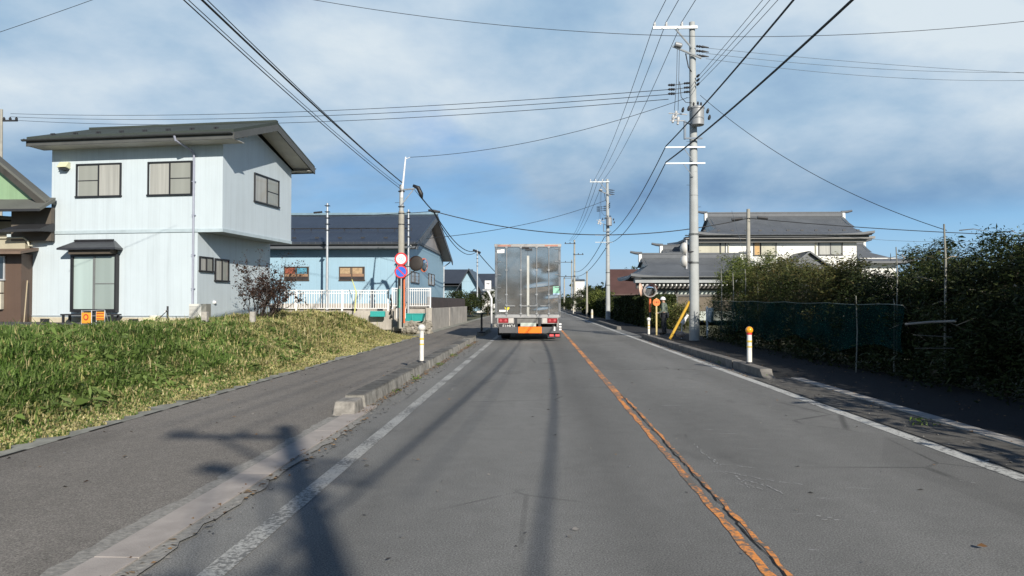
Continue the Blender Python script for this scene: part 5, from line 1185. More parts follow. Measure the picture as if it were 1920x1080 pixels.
# side entrance furniture: mirror post, orange round sign
q = at(1219, 612, 32.5); zt_ = zat(557, 32.5)
t2 = thing('traffic_mirror', 'orange-topped post with two round mirrors at the side entrance on the right', 'mirror', (q.x, 32.5, 0))
b = MB(); b.tube([(q.x, 32.5, -.05), (q.x, 32.5, zat(585, 32.5))], .045, 10); b.build('lower_post', M_dk, t2, smooth='angle'); b = MB(); b.tube([(q.x, 32.5, zat(585, 32.5)), (q.x, 32.5, zat(545, 32.5))], .05, 12); b.build('post', M_orp, t2, smooth='angle')
mc = Vector((xat(1218.5, 32.4, 545), 32.3, zat(545, 32.4))); h2 = mirror(t2, mc, (-.15, -1, -.1), .29, mat('mirror_rim', (.45, .42, .40), .5)); b = MB()
for i in range(10):
    a0_, a1_ = math.pi * (.05 + .5 * i / 10), math.pi * (.05 + .5 * (i + 1) / 10); f_ = lambda a, y: (mc.x + .32 * math.cos(a), mc.y + y, mc.z + .32 * math.sin(a)); b.quad(f_(a0_, -.16), f_(a1_, -.16), f_(a1_, .06), f_(a0_, .06))
b.build('visor', M_orp, h2)
h3 = mirror(t2, (xat(1203, 32.4, 545), 32.6, zat(543, 32.4)), (-1, .35, -.1), .29, mat('pale_orange_back', (.62, .42, .32), .5))
b = MB(); b.tube([(q.x, 32.5, zat(553, 32.5)), (xat(1204, 32.5), 32.6, zat(553, 32.5)), (xat(1205, 32.5), 32.6, zat(545, 32.5))], .02, 6); b.build('arm', mat('cream_arm', (.6, .56, .42), .5), t2)
q = at(1231, 619, 32.0); t3 = thing('round_sign', 'small orange round notice with dark lettering on a pale yellow post at the side entrance', 'sign', (q.x, 32, 0))
FQ = frame((q.x, 32.0, 0), (1, 0)); zs_ = zat(567, 32)
b = MB(FQ); b.box(-.035, .035, -.02, .02, -.05, zat(559, 32)); b.build('post', mat('sand_post', (.55, .44, .20), .6, var=.12), t3, bevel=.008)
b = MB(FQ); b.lathe([(.16, 0), (.16, .006)], (0, -.022, zs_), (0, -1, 0), 28); s3 = b.build('disc', mat('orange_disc', (.85, .22, .05), .45, var=.05), t3)
text('工事中', .09, mat('dark_red_ink', (.22, .03, .01), .6), s3, upright(FQ, 0, -.031, zs_))
b = MB(FQ); b.box(-.12, .12, -.14, .16, -.02, .04); b.build('base', M_concd, t3, bevel=.01)
# ---------------------------------------------------------------- people
def skinned(name, verts, edges, radii, m, parent, root=0, sub=2):
    me = bpy.data.meshes.new(name); me.from_pydata([tuple(v) for v in verts], edges, []); o = bpy.data.objects.new(name, me); COL.objects.link(o)
    sk_ = o.modifiers.new('skin', 'SKIN'); sk_.use_smooth_shade = True; ss = o.modifiers.new('sub', 'SUBSURF'); ss.levels = ss.render_levels = sub
    for i, r_ in enumerate(radii):
        r_ = r_ if isinstance(r_, tuple) else (r_, r_); me.skin_vertices[0].data[i].radius = r_; me.skin_vertices[0].data[i].use_root = (i == root)
    dg = bpy.context.evaluated_depsgraph_get(); m2 = bpy.data.meshes.new_from_object(o.evaluated_get(dg)); bpy.data.objects.remove(o); m2.materials.clear(); m2.materials.append(m)
    m2.polygons.foreach_set('use_smooth', [True] * len(m2.polygons)); return link(m2, name, parent)
def person(label, x, y, z0, face):
    """standing, half turned to the house, head bowed a little, arms at the sides with the right forearm forward"""
    ca, sa = math.cos(face), math.sin(face)
    T = lambda p: (x + p[0] * ca - p[1] * sa, y + p[0] * sa + p[1] * ca, z0 + p[2])
    t = thing('person', label, 'person', (x, y, z0)); skin = mat('skin', (.42, .26, .19), .5, var=.06)
    # y forward
    J = {'pel': (0, 0, .92), 'w': (0, .0, 1.08), 'ch': (0, .02, 1.28), 'nb': (0, .02, 1.42), 'nk': (0, .04, 1.47), 'hd': (0, .07, 1.55), 'ht': (0, .07, 1.64),
         'hl': (.10, 0, .90), 'kl': (.11, .03, .50), 'al': (.11, -.02, .09), 'tl': (.13, .15, .03), 'hr': (-.10, 0, .90), 'kr': (-.12, .06, .50), 'ar': (-.13, .02, .09), 'tr': (-.15, .19, .03),
         'sl': (.185, .02, 1.37), 'el': (.25, .0, 1.10), 'wl': (.25, .12, .90), 'sr': (-.185, .02, 1.37), 'er': (-.25, -.02, 1.10), 'wr': (-.22, .20, .98), 'pl': (.25, .16, .84), 'pr': (-.20, .27, .96)}
    def part(name, seq, m, rad, root='pel', grow=0):
        ks = []; es = []
        for ch in seq:
            for a_, b_ in zip(ch, ch[1:]):
                for k_ in (a_, b_):
                    if k_ not in ks: ks.append(k_)
                es.append((ks.index(a_), ks.index(b_)))
        return skinned(name, [T(J[k_]) for k_ in ks], es, [tuple(r_ + grow for r_ in rad[k_]) if isinstance(rad[k_], tuple) else rad[k_] + grow for k_ in ks], m, t, ks.index(root))
    rad = {'pel': (.15, .11), 'w': (.135, .10), 'ch': (.155, .11), 'nb': (.09, .07), 'nk': .055, 'hd': (.076, .095), 'ht': (.068, .085), 'hl': .085, 'kl': .058, 'al': .04, 'tl': .03, 'hr': .085, 'kr': .058, 'ar': .04, 'tr': .03,
           'sl': .06, 'el': .042, 'wl': .028, 'sr': .06, 'er': .042, 'wr': .028, 'pl': .036, 'pr': .036}
    body = part('body', [('pel', 'w', 'ch', 'nb', 'nk', 'hd', 'ht'), ('pel', 'hl', 'kl', 'al', 'tl'), ('pel', 'hr', 'kr', 'ar', 'tr'), ('nb', 'sl', 'el', 'wl', 'pl'), ('nb', 'sr', 'er', 'wr', 'pr')], skin, rad)
    jac = part('jacket', [('pel', 'w', 'ch', 'nb'), ('nb', 'sl', 'el', 'wl'), ('nb', 'sr', 'er', 'wr')], mat('grey_green_jacket', (.15, .18, .15), .85, var=.2, scale=12), rad, 'pel', .022)
    tro = part('trousers', [('pel', 'hl', 'kl', 'al'), ('pel', 'hr', 'kr', 'ar')], mat('dark_trousers', (.025, .028, .035), .9), rad, 'pel', .02)
    # face: nose, eyes, ears
    hd = Vector(J['hd']); b = MB()
    n_ = hd + Vector((0, .10, -.005)); b.add([T(n_ + Vector((-.013, 0, -.015))), T(n_ + Vector((.013, 0, -.015))), T(n_ + Vector((0, .022, -.012))), T(n_ + Vector((0, -.002, .03)))], [(0, 1, 2), (1, 3, 2), (3, 0, 2)])
    for s_ in (-1, 1): b.lathe([(.02, -.006), (.024, .0), (.018, .008)], T(hd + Vector((s_ * .078, -.01, 0))), (s_ * ca, s_ * sa, 0), 10)
    b.build('face', skin, body, smooth='angle'); b = MB()
    for s_ in (-1, 1): b.lathe([(.010, 0), (.008, .004)], T(hd + Vector((s_ * .03, .086, .02))), (-sa, ca, 0), 8)
    b.add([T(hd + Vector(v_)) for v_ in ((-.022, .092, -.04), (.022, .092, -.04), (.02, .094, -.046), (-.02, .094, -.046))], [(0, 1, 2, 3)]); b.build('eyes_and_mouth', M_dk, body)
    # helmet
    b = MB(); c = T((0, .07, 1.60)); b.lathe([(.145, -.005), (.15, .0), (.125, .015)] + [(.122 * math.cos(a_), .015 + .125 * math.sin(a_)) for a_ in [R(k_) for k_ in range(10, 90, 12)]] + [(.004, .14)], c, (0, 0, 1), 24); b.build('helmet', mat('helmet_white', (.82, .82, .82), .3, coat=.4, var=.03), t, smooth='angle')
    # gloved hands with fingers
    gw = mat('white_glove', (.72, .72, .70), .8, var=.06)
    for s_, w_, p_ in ((1, 'wl', 'pl'), (-1, 'wr', 'pr')):
        W_ = Vector(J[w_]); Pm = Vector(J[p_]); d = (Pm - W_).normalized(); side = Vector((0, 0, 1)).cross(d).normalized() if s_ < 0 else Vector((1, 0, 0)).cross(d).normalized()
        side = d.cross(Vector((1, 0, 0))).normalized(); nrm = d.cross(side).normalized() * s_
        vs = [W_, Pm]; es = [(0, 1)]; rr = [.028, (.040, .022)]
        for k_, (o_, l_) in enumerate(((-.030, .070), (-.010, .080), (.010, .076), (.030, .060))):
            i0 = len(vs); k1 = Pm + d * .03 + side * o_; vs += [k1, k1 + d * l_ * .5 - nrm * .012, k1 + d * l_ * .8 - nrm * .035]; es += [(1, i0), (i0, i0 + 1), (i0 + 1, i0 + 2)]; rr += [.011, .010, .009]
        i0 = len(vs); vs += [W_ + d * .035 + side * -.035, W_ + d * .075 + side * -.058, W_ + d * .10 + side * -.055 - nrm * .012]; es += [(0, i0), (i0, i0 + 1), (i0 + 1, i0 + 2)]; rr += [.014, .012, .010]
        skinned('glove', [T(v) for v in vs], es, rr, gw, t, 1, 1)
    for s_, a_, e_ in ((1, 'al', 'tl'), (-1, 'ar', 'tr')):
        A = Vector(J[a_]); E = Vector(J[e_]); skinned('boot', [T(A + Vector((0, 0, .10))), T(A), T((A.x, A.y - .04, .045)), T((E.x, E.y - .06, .05)), T((E.x, E.y + .02, .04))], [(0, 1), (1, 2), (1, 3), (3, 4)], [.06, .058, .05, .05, .042], mat('boot_black', (.02, .02, .02), .7), t, 1, 1)
    return t
q = at(1246, 620, 33.3)
person('person in a white helmet, grey-green jacket and white gloves standing at the side entrance', q.x, 33.3, .0, R(65))
# ================================================================ house F: big tiled-roof house on the right
M_tile = roofmat('grey_tile_roof', (.115, .125, .135), .5, .35); M_plaster = mat('white_plaster', (.78, .78, .74), .8, var=.05, scale=2, streak=.25)
M_wood = mat('dark_eave_timber', (.11, .105, .10), .7, var=.2)
def irimoya(h, x0, x1, y0, y1, ze_, zr_, gx0, gx1, m, fr=.42, flare=.22, name='roof'):
    """hip-and-gable roof: hipped skirt below, gabled top above, eaves turned up at the corners"""
    ym = (y0 + y1) / 2; b = MB(); zm = ze_ + (zr_ - ze_) * fr; ky = .45; yA, yB = y0 + (ym - y0) * .55, y1 - (y1 - ym) * .55
    n = 10
    def edge(a, c, d_, e):  # strip from eave line a-c up to line d-e with upturned ends
        vs = []
        for i in range(n + 1):
            s_ = i / n; up = flare * (abs(2 * s_ - 1) ** 4); p_ = Vector(a).lerp(Vector(c), s_); q_ = Vector(d_).lerp(Vector(e), s_); mdl = p_.lerp(q_, .5) - Vector((0, 0, .10)); p_.z += up; vs += [p_, mdl, q_]
        b.add(vs, [(3 * i + j, 3 * i + 3 + j, 3 * i + 4 + j, 3 * i + 1 + j) for i in range(n) for j in (0, 1)])
        vs2 = []
        for i in range(n + 1): s_ = i / n; up = flare * (abs(2 * s_ - 1) ** 4); p_ = Vector(a).lerp(Vector(c), s_); p_.z += up; vs2 += [p_, p_ - Vector((0, 0, .16))]
        b.add(vs2, [(2 * i, 2 * i + 1, 2 * i + 3, 2 * i + 2) for i in range(n)])
    edge((x0, y0, ze_), (x1, y0, ze_), (gx0, yA, zm), (gx1, yA, zm)); edge((x1, y0, ze_), (x1, y1, ze_), (gx1, yA, zm), (gx1, yB, zm)); edge((x1, y1, ze_), (x0, y1, ze_), (gx1, yB, zm), (gx0, yB, zm)); edge((x0, y1, ze_), (x0, y0, ze_), (gx0, yB, zm), (gx0, yA, zm))
    g = .25; zc_ = zm + (zr_ - zm) * .42
    for (ya_, yb_) in ((yA, ym), (yB, ym)):
        ymd = (ya_ + yb_) / 2; b.quad((gx0 - g, ya_, zm), (gx1 + g, ya_, zm), (gx1 + g, ymd, zc_), (gx0 - g, ymd, zc_)); b.quad((gx0 - g, ymd, zc_), (gx1 + g, ymd, zc_), (gx1 + g, yb_, zr_), (gx0 - g, yb_, zr_))
    r_ = b.build(name, m, h)
    b = MB(); b.quad((gx0, yA, zm), (gx0, ym, zr_), (gx0, yB, zm)); b.quad((gx1, yA, zm), (gx1, yB, zm), (gx1, ym, zr_)); b.build('gable', M_plaster, r_)
    b = MB(); b.box(gx0 - g, gx1 + g, ym - .12, ym + .12, zr_ - .05, zr_ + .22); b.box(gx0 - g - .05, gx1 + g + .05, ym - .16, ym + .16, zr_ + .22, zr_ + .30)
    for s_, gx in ((-1, gx0 - g), (1, gx1 + g)): b.tube([(gx - s_ * .1, ym, zr_ + .26), (gx + s_ * .35, ym, zr_ + .30), (gx + s_ * .72, ym, zr_ + .38)], [.12, .10, .08], 8)
    b.build('ridge', mat('ridge_tile', (.085, .095, .11), .5), r_)
    for gx in (gx0 - g - .03, gx1 + g + .03): b = MB(); b.add([(gx - .1, ym - .22, zr_ - .35), (gx + .1, ym - .22, zr_ - .35), (gx + .1, ym + .22, zr_ - .35), (gx - .1, ym + .22, zr_ - .35), (gx - .1, ym - .17, zr_ + .2), (gx + .1, ym - .17, zr_ + .2), (gx + .1, ym + .17, zr_ + .2), (gx - .1, ym + .17, zr_ + .2)], [(0, 3, 2, 1), (4, 5, 6, 7), (0, 1, 5, 4), (1, 2, 6, 5), (2, 3, 7, 6), (3, 0, 4, 7)]); b.build('ridge_end_tile', M_plaster, r_)
    return r_
YF = 52.0; fx0, fx1 = xat(1300, YF, 460), xat(1606, YF, 460)
hF = thing('tiled_roof_house', 'large two-storey white plaster house with grey tiled hip-and-gable roofs behind the hedge on the right', 'house', ((fx0 + fx1) / 2, YF + 4, .3))
zeF = zat(440, YF - .9, 1400); zrF = zat(405, YF + 4.2, 1450)
b = MB(); b.box(fx0, fx1, YF, YF + 8.4, .3, zeF - .1); b.build('wall', M_plaster, hF)
irimoya(hF, xat(1301, YF - .9), xat(1640, YF - .9, 440), YF - .95, YF + 9.4, zeF, zrF, xat(1331, YF + 4, 410), xat(1576, YF + 4, 410), M_tile, .40, .26)
b = MB(); b.box(fx0 - .7, fx1 + .95, YF - .8, YF, zeF - .28, zeF - .12); b.box(fx0 - .3, fx1 + .5, YF - .45, YF, zeF - .50, zeF - .28); b.box(fx1, fx1 + .95, YF, YF + 9, zeF - .28, zeF - .12); b.build('eaves', mat('eave_grey', (.24, .235, .225), .7), hF)
gutter(Matrix.Identity(4), fx0 - .8, fx1 + .6, YF - 1.02, zeF - .02, hF)
b = MB(); 
for i in range(13): x = fx0 - .3 + i * .98; b.box(x, x + .2, YF - .2, YF - .12, zeF + .32, zeF + .42)
b.pieces('snow_guard', M_dk, hF)
FF = frame((0, YF, 0), (1, 0)); M_alu = mat('dark_alu', (.06, .06, .062), .4, .3)
window(hF, FF, *wpx(FF, 1308, 451.5, 1352, 480.5), panes=(M_curb,), m_frame=M_alu, rail=False, fw=.06); window(hF, FF, *wpx(FF, 1349, 452, 1361, 479), panes=(M_curb,), m_frame=M_alu, rail=False, fw=.06)
window(hF, FF, *wpx(FF, 1412, 451, 1427, 480), panes=(mat('orange_curtain', (.50, .30, .10), .5, coat=.6),), m_frame=M_alu, rail=False, fw=.08); window(hF, FF, *wpx(FF, 1425, 451, 1456, 480), panes=(M_curb,), m_frame=M_alu, rail=False, fw=.06)
window(hF, FF, *wpx(FF, 1534, 449, 1580, 479), panes=('net', 'screen'), m_frame=M_alu, rail=False, fw=.07)
for px in (1366, 1530): b = MB(); x = xat(px, YF); b.tube([(x, YF - .06, zeF - .3), (x, YF - .06, .8)], .045, 8); b.build('downpipe', mat('cream_pipe', (.5, .48, .38), .5), hF)
# lower roof in front of the upper wall
YL = 48.0; lx0, lx1 = xat(1196, YL, 520), xat(1420, YL, 520); zeL = zat(518, YL - .9, 1250); zrL = zat(485, YL + 3.0, 1230)
b = MB(); b.box(lx0 + .9, lx1, YL, YL + 6, .3, zeL); b.build('lower_wall', mat('pale_green_plaster', (.46, .50, .46), .8, var=.1), hF)
irimoya(hF, xat(1183, YL - .9), lx1 + .9, YL - .95, YL + 7.0, zeL, zrL + .1, xat(1208, YL + 3), lx1 - .5, M_tile, .55, .18, 'lower_roof')
irimoya(hF, xat(1242, YL + 2), lx1 + .6, YL + 2.4, YL + 8, zat(491, YL + 2.4, 1290), zat(466.5, YL + 5.2, 1260), xat(1247, YL + 5.2), lx1, M_tile, .5, .05, 'middle_roof')
b = MB(); b.box(xat(1188, YL), lx1, YL - .85, YL - .0, zeL - .42, zeL - .06); b.build('lower_fascia', mat('grey_band', (.30, .32, .33), .6), hF)
gutter(Matrix.Identity(4), xat(1184, YL - 1), lx1, YL - 1.05, zeL - .05, hF)
b = MB()
x = xat(1200, YL)
while x < lx1: b.box(x, x + .08, YL - 1.1, YL - .1, zeL - .62, zeL - .52); x += .27
b.pieces('rafter_end', M_plaster, hF)
b = MB(); b.box(xat(1192, YL), lx1, YL - .5, YL - .02, zeL - .78, zeL - .42); b.build('dark_eaves', M_wood, hF)
b = MB()
for px in (1208, 1246, 1268, 1296): x = xat(px, YL); b.box(x - .09, x + .09, YL - .12, YL - .003, .3, zeL - .7)
for (z0_, z1_) in ((556, 552), (545, 542)): b.box(lx0 + .9, lx1, YL - .10, YL - .004, zat(z0_, YL), zat(z1_, YL))
b.build('timber_frame', M_wood, hF)
b = MB(); b.box(lx0 + 1.0, lx1, YL - .02, YL - .002, .9, zat(556.5, YL)); b.build('sliding_screens', mat('brown_screen', (.12, .095, .065), .5, coat=.4), hF)
# hood gable in front of the white wall
yh = YF - 3.2; pk = at(1519, 470, yh); lf = at(1484, 494, yh); rt = at(1540, 485, yh)
b = MB(); b.slab((lf.x - 1.2, yh, pk.z - 1.9), (pk.x, yh, pk.z), (pk.x, YF, pk.z), (lf.x - 1.2, YF, pk.z - 1.9), .12); b.slab((pk.x, yh, pk.z), (pk.x + 2.6, yh, pk.z - 1.9), (pk.x + 2.6, YF, pk.z - 1.9), (pk.x, YF, pk.z), .12)
b.prism([(pk.x - 2.4, yh + .25, pk.z - 2.1), (pk.x + 2.4, yh + .25, pk.z - 2.1), (pk.x, yh + .25, pk.z - .12)], (0, .1, 0)); b.box(pk.x - 2.2, pk.x + 2.2, yh + .3, YF - .01, .3, pk.z - 2.0)
b.build('porch_roof', M_tile, hF)
YK = 62; kx = xat(1612, YK, 470); hK = thing('tiled_roof_house', 'small grey tiled roof just right of the big tiled house, mostly behind the hedge', 'house', (kx + 2, YK, .3))
b = MB(); b.box(kx, kx + 3.0, YK, YK + 6, .3, zat(485, YK)); b.build('wall', M_plaster, hK); irimoya(hK, kx - .3, kx + 4.2, YK - .8, YK + 6.8, zat(492, YK), zat(459, YK + 3), kx + .2, kx + 1.4, M_tile, .5, .15)
# brown-roofed house
YG = 78; gx0_, gx1_ = xat(1146, YG, 530), xat(1204, YG, 530)
small_house('brown_roof_house', 'house with a tall brown metal roof and cream wall behind the box hedge', gx0_ + .4, gx1_ + 3, YG, YG + 7, .3, zat(545, YG), zat(505, YG + 3.5), mat('cream_wall', (.50, .48, .38), .8), roofmat('brown_roof', (.085, .045, .038), .6), ridge='x', ov=.5, wins=((xat(1153, YG), xat(1175, YG), zat(552, YG), zat(547, YG)),))
q = at(1180, 505, 100); tree('pine_tree', 'dark tree top showing above the brown roof', 'tree', q.x, 100, .0, 6.6, 1.6, 1.6, 'conifer', 3500, (.22, .10), .3, 40, 31, limbs=4, tr=.12)
# ---------------------------------------------------------------- clipped hedges
def hedge(label, x0, x1, y0, y1, z0, z1, n, key='conifer', seed=1, leaf=(.08, .035)):
    r = np.random.default_rng(seed); o = thing('hedge', label, 'hedge', ((x0 + x1) / 2, (y0 + y1) / 2, z0)); m_ = foliage('h', key)
    # leaves thickest near the clipped faces
    P = r.uniform(0, 1, (n, 3)); ax = r.integers(0, 5, n); e = r.random(n) ** 2 * .16
    P[:, 0] = np.where(ax == 0, e, np.where(ax == 1, 1 - e, P[:, 0])); P[:, 1] = np.where(ax == 2, e * .3, P[:, 1]); P[:, 2] = np.where(ax >= 3, 1 - e * .8, P[:, 2])
    bump_ = .10 * np.sin(P[:, 1] * (y1 - y0) * 1.3) + .06 * np.sin(P[:, 1] * (y1 - y0) * 3.7)
    C = np.stack([x0 + (x1 - x0) * P[:, 0] + bump_ * (P[:, 0] < .3), y0 + (y1 - y0) * P[:, 1], z0 + (z1 - z0) * P[:, 2] + bump_ * P[:, 2]], 1)
    k_ = np.arange(n); r2 = r; d = r.normal(0, 1, (n, 3)); d[:, 2] += .4; d /= np.linalg.norm(d, axis=1)[:, None]; ee = np.cross(d, r.normal(0, 1, (n, 3))); ee /= np.linalg.norm(ee, axis=1)[:, None]
    l = leaf[0] * r.uniform(.6, 1.5, (n, 1)); w = leaf[1] * r.uniform(.6, 1.5, (n, 1))
    np_mesh('foliage', np.stack([C - d * l, C + ee * w, C + d * l, C - ee * w], 1).reshape(-1, 3), 4, m_, o)
    b = MB(); b.box(x0 + .25, x1 - .25, y0 + .25, y1 - .25, z0 + .1, z1 - .3)
    for i in range(max(3, int((y1 - y0) / .9))): yy = y0 + .3 + (y1 - y0 - .6) * i / max(1, int((y1 - y0) / .9) - 1); b.tube([(x0 + .2, yy, z0 - .1), (x0 + .25, yy, z1 - .5)], .03, 5)
    b.build('branches', mat('hedge_core', (.015, .018, .010), .95), o); return o
hedge('tall dark clipped hedge beyond the side entrance, behind the second utility pole', 6.35, 8.2, 43.0, 60.5, 0, zat(556, 43), 60000, seed=3)
hedge('low dark clipped hedge farther on past the second utility pole', 6.2, 7.8, 66, 100, 0, zat(572, 66) + .55, 26000, seed=4, leaf=(.12, .05))
for i, (px, py, Y, w_, lab, key) in enumerate(((1098, 541, 92, 2.6, 'large dark round tree overhanging the far right footway', 'conifer'), (1092, 538, 104, 1.8, 'bushy tree behind the large round tree on the far right', 'conifer'), (1125, 539, 84, 2.4, 'reddish autumn tree left of the second utility pole', 'autumn'), (1112, 545, 78, 1.6, 'green garden tree just before the reddish autumn tree', 'bright'), (1070, 560, 130, 2.6, 'distant small tree near the end of the road on the right', 'conifer'))):
    q = at(px, py, Y); tree('garden_tree', lab, 'tree', q.x + .8, Y, 0, q.z, w_, w_, key, 9000, (.16, .07), .1, 80, 40 + i, limbs=6, tr=.12)
# yard behind the hedges: pines and shrubs before the tiled house
for i, (px, py, Y, w_, lab, key, hgt) in enumerate(((1262, 575, 41, .9, 'leafy garden shrub behind the person in the helmet', 'bright', None), (1284, 566, 40, .8, 'reddish garden shrub left of the nearest pole, in front of the tiled house', 'autumn', None), (1185, 557, 62, 1.1, 'cloud-pruned pine at the corner of the tiled house', 'conifer', None), (1240, 562, 44, .7, 'small rounded shrub between the hedge and the tiled house', 'conifer', None))):
    q = at(px, py, Y); tree('garden_shrub', lab, 'shrub', q.x, Y, 0, q.z, w_, w_, key, 3500, (.09, .045), .05, 40, 60 + i, limbs=5, tr=.05)
# ---------------------------------------------------------------- conifer screen along the right footway
def row_tree(i, x, y, h, w, key, lab, seed, tips=8, n=24000, leaf=(.085, .02)):
    return tree('conifer', lab, 'tree', x, y, 0, h, w, 1.05 * w, key, n, leaf, .04, 120, seed, None, 16, .15, .06, .15, tips)
rows = [  # x, y, height, half width, kind, label
    (8.0, 29.0, 3.15, 1.0, 'bright', 'bright green bush rising behind the green net just right of the nearest pole'),
    (8.3, 26.4, 3.0, 1.1, 'bright', 'second bright green bush, yellowish on top, in front of the tiled house'),
    (8.0, 24.2, 2.72, 1.1, 'autumn', 'low yellow-green bush with thin upright twigs below the middle windows of the tiled house'),
    (7.9, 22.0, 2.5, 1.1, 'conifer', 'dark conifer below the porch gable of the tiled house'),
    (7.9, 20.0, 2.4, 1.1, 'autumn', 'reddish brown tinged conifer below the right window of the tiled house'),
    (7.8, 18.2, 2.42, 1.05, 'autumn', 'olive and russet conifer under the right eave tip of the tiled house'),
    (7.8, 16.6, 1.95, 1.0, 'conifer', 'lower dark conifer beside the tall thin stake against the sky'),
    (7.8, 15.0, 2.3, 1.0, 'conifer', 'rounded dark conifer just right of the gap with blue sky'),
    (7.7, 13.5, 2.3, 1.0, 'conifer', 'dark conifer crossed by the tallest thin pole'),
    (7.7, 12.1, 2.35, 1.05, 'conifer', 'sunlit green conifer with spiky top, second from the right edge'),
    (7.8, 10.8, 2.25, 1.0, 'conifer', 'sparse conifer with pale bare branches at the right edge'),
    (7.7, 9.3, 2.3, 1.1, 'conifer', 'dark conifer cut by the right edge of the photo'),
]
for i, (x, y, h, w, key, lab) in enumerate(rows): row_tree(i, x, y, h * (.93 if y < 15.5 else 1), w, key, lab, 100 + i)
for i, y in enumerate((-4.5, -1, 2.5, 6, 9.5)):  # unseen trees added only to throw shade on the conifer row
    tree('conifer', 'tall conifer added unseen beyond the right edge to shade the row', 'tree', 11.6, y, 0, 6.2 - .2 * (i % 2), 1.7, 1.9, 'conifer', 7000, (.3, .12), .05, 90, 190 + i, 'added shade conifers beyond the right edge', 8, .4, .1, .3, 4)
for i, y in enumerate((7.6, 5.8, 4.0, 2.2, .2, -2.0, -4.4, -7.0)):
    tree('conifer', 'dark conifer of the row outside the right edge of the photo, shading the footway', 'tree', 7.9, y, 0, 3.1 + .2 * (i % 3), 1.15, 1.25, 'conifer', 4500, (.2, .07), .02, 70, 130 + i, 'conifers outside the right edge', 8, .5, .07, .2, 4)
for i, (x, y, h, w, key, lab) in enumerate(((10.6, 19.6, 2.85, .9, 'conifer', 'dark rounded conifer standing back between two thin poles, against the sky'), (9.6, 15.6, 2.7, 1.1, 'bright', 'taller green conifer rising behind the row towards the right edge'), (9.1, 13.0, 2.6, .9, 'conifer', 'dark conifer top in the extreme upper right of the row'))):
    tree('conifer', lab, 'tree', x, y, 0, h, w, w, key, 16000, (.09, .022), .1, 100, 160 + i, None, 10, .2, .07, .15, 8)
# undergrowth in front of the screen
C = []; r = np.random.default_rng(77)
for i in range(260): C.append((7.0 + r.uniform(-.35, .5), 6 + 24 * r.random(), r.uniform(.05, .5)))
o = np_mesh('undergrowth', leaves(r, np.array(C), 16000, (.16, .2, .14), .09, .03, .2, .5), 4, foliage('u', 'conifer')); tag(o, 'dark undergrowth at the foot of the conifers and net', 'undergrowth', kind='stuff')
# pale bare branches in the sparse conifers
b = MB(); rn = random.Random(4)
for i in range(70):
    y = rn.uniform(9.3, 15); x = 7.3 + rn.uniform(-.5, .5); z = rn.uniform(.7, 2.5) if y > 12 else rn.uniform(1.0, 2.75); a = rn.uniform(0, 6.28); l_ = rn.uniform(.25, .7)
    d = Vector((math.cos(a) * .7, math.sin(a), rn.uniform(-.3, .35))) * l_; p_ = Vector((x, y, z)); b.tube([p_, p_ + d * .5 + Vector((0, 0, .03)), p_ + d], [.010, .008, .003], 4)
o = b.build('dead_branches', mat('bare_wood', (.30, .25, .18), .85, var=.3)); tag(o, 'tangle of pale dead branches sticking out of the conifers near the right edge', 'branches', kind='stuff')
# green net on poles
def netmat():
    s = NT('green_net'); s.set(Roughness=.9, Specular_IOR_Level=.02); s.col(s.ramp(s.noise(2, 4), [(.3, (.004, .022, .020)), (.7, (.008, .042, .038))]))
    al = s.ramp(s.noise(1.3, 5, .6), [(.35, .88), (.6, .5)]); s.l(al, s.b.inputs['Alpha']); MATS['net'] = s.m; return s.m
M_net = netmat(); xn = 6.75
tn = thing('green_net', 'dark green net fence hung in front of the conifers on the right', 'net', (xn, 21, 0))
b = MB(); n = 70; vs = []
for i in range(n + 1):
    y = 13.6 + (28.3 - 13.6) * i / n; top = 1.42 + .12 * (y - 14) / 14 - .03 * abs(math.sin(y * 1.1)); x = xn + .05 * math.sin(y * 2.3) + .02 * math.sin(y * 7)
    for j in range(6): vs.append((x + .04 * math.sin(y * 3 + j), y, .48 + (top - .48) * j / 5 + (.14 * math.sin(y * 1.4) if j == 0 else 0)))
b.add(vs, [(i * 6 + j, (i + 1) * 6 + j, (i + 1) * 6 + j + 1, i * 6 + j + 1) for i in range(n) for j in range(5)]); b.build('mesh', M_net, tn, smooth=True)
b = MB(); b.tube([(xn, 13.6 + 14.7 * i / 30, 1.43 + .12 * (14.7 * i / 30) / 14 - .03 * abs(math.sin((13.6 + 14.7 * i / 30) * 1.1))) for i in range(31)], .008, 4); b.build('top_rope', mat('pale_rope', (.20, .24, .22), .8), tn)
# white panel behind the pole
a = at(1324, 577, 28.8); c = at(1338, 604, 28.8); b = MB(); b.box(a.x, c.x, 28.8, 28.86, c.z, a.z); b.box(a.x, a.x + .06, 28.74, 28.79, .05, a.z + .05); o = b.build('white_board', mat('pale_blue_board', (.55, .66, .74), .5, var=.15)); tag(o, 'pale board standing behind the nearest pole at the end of the green net', 'board')
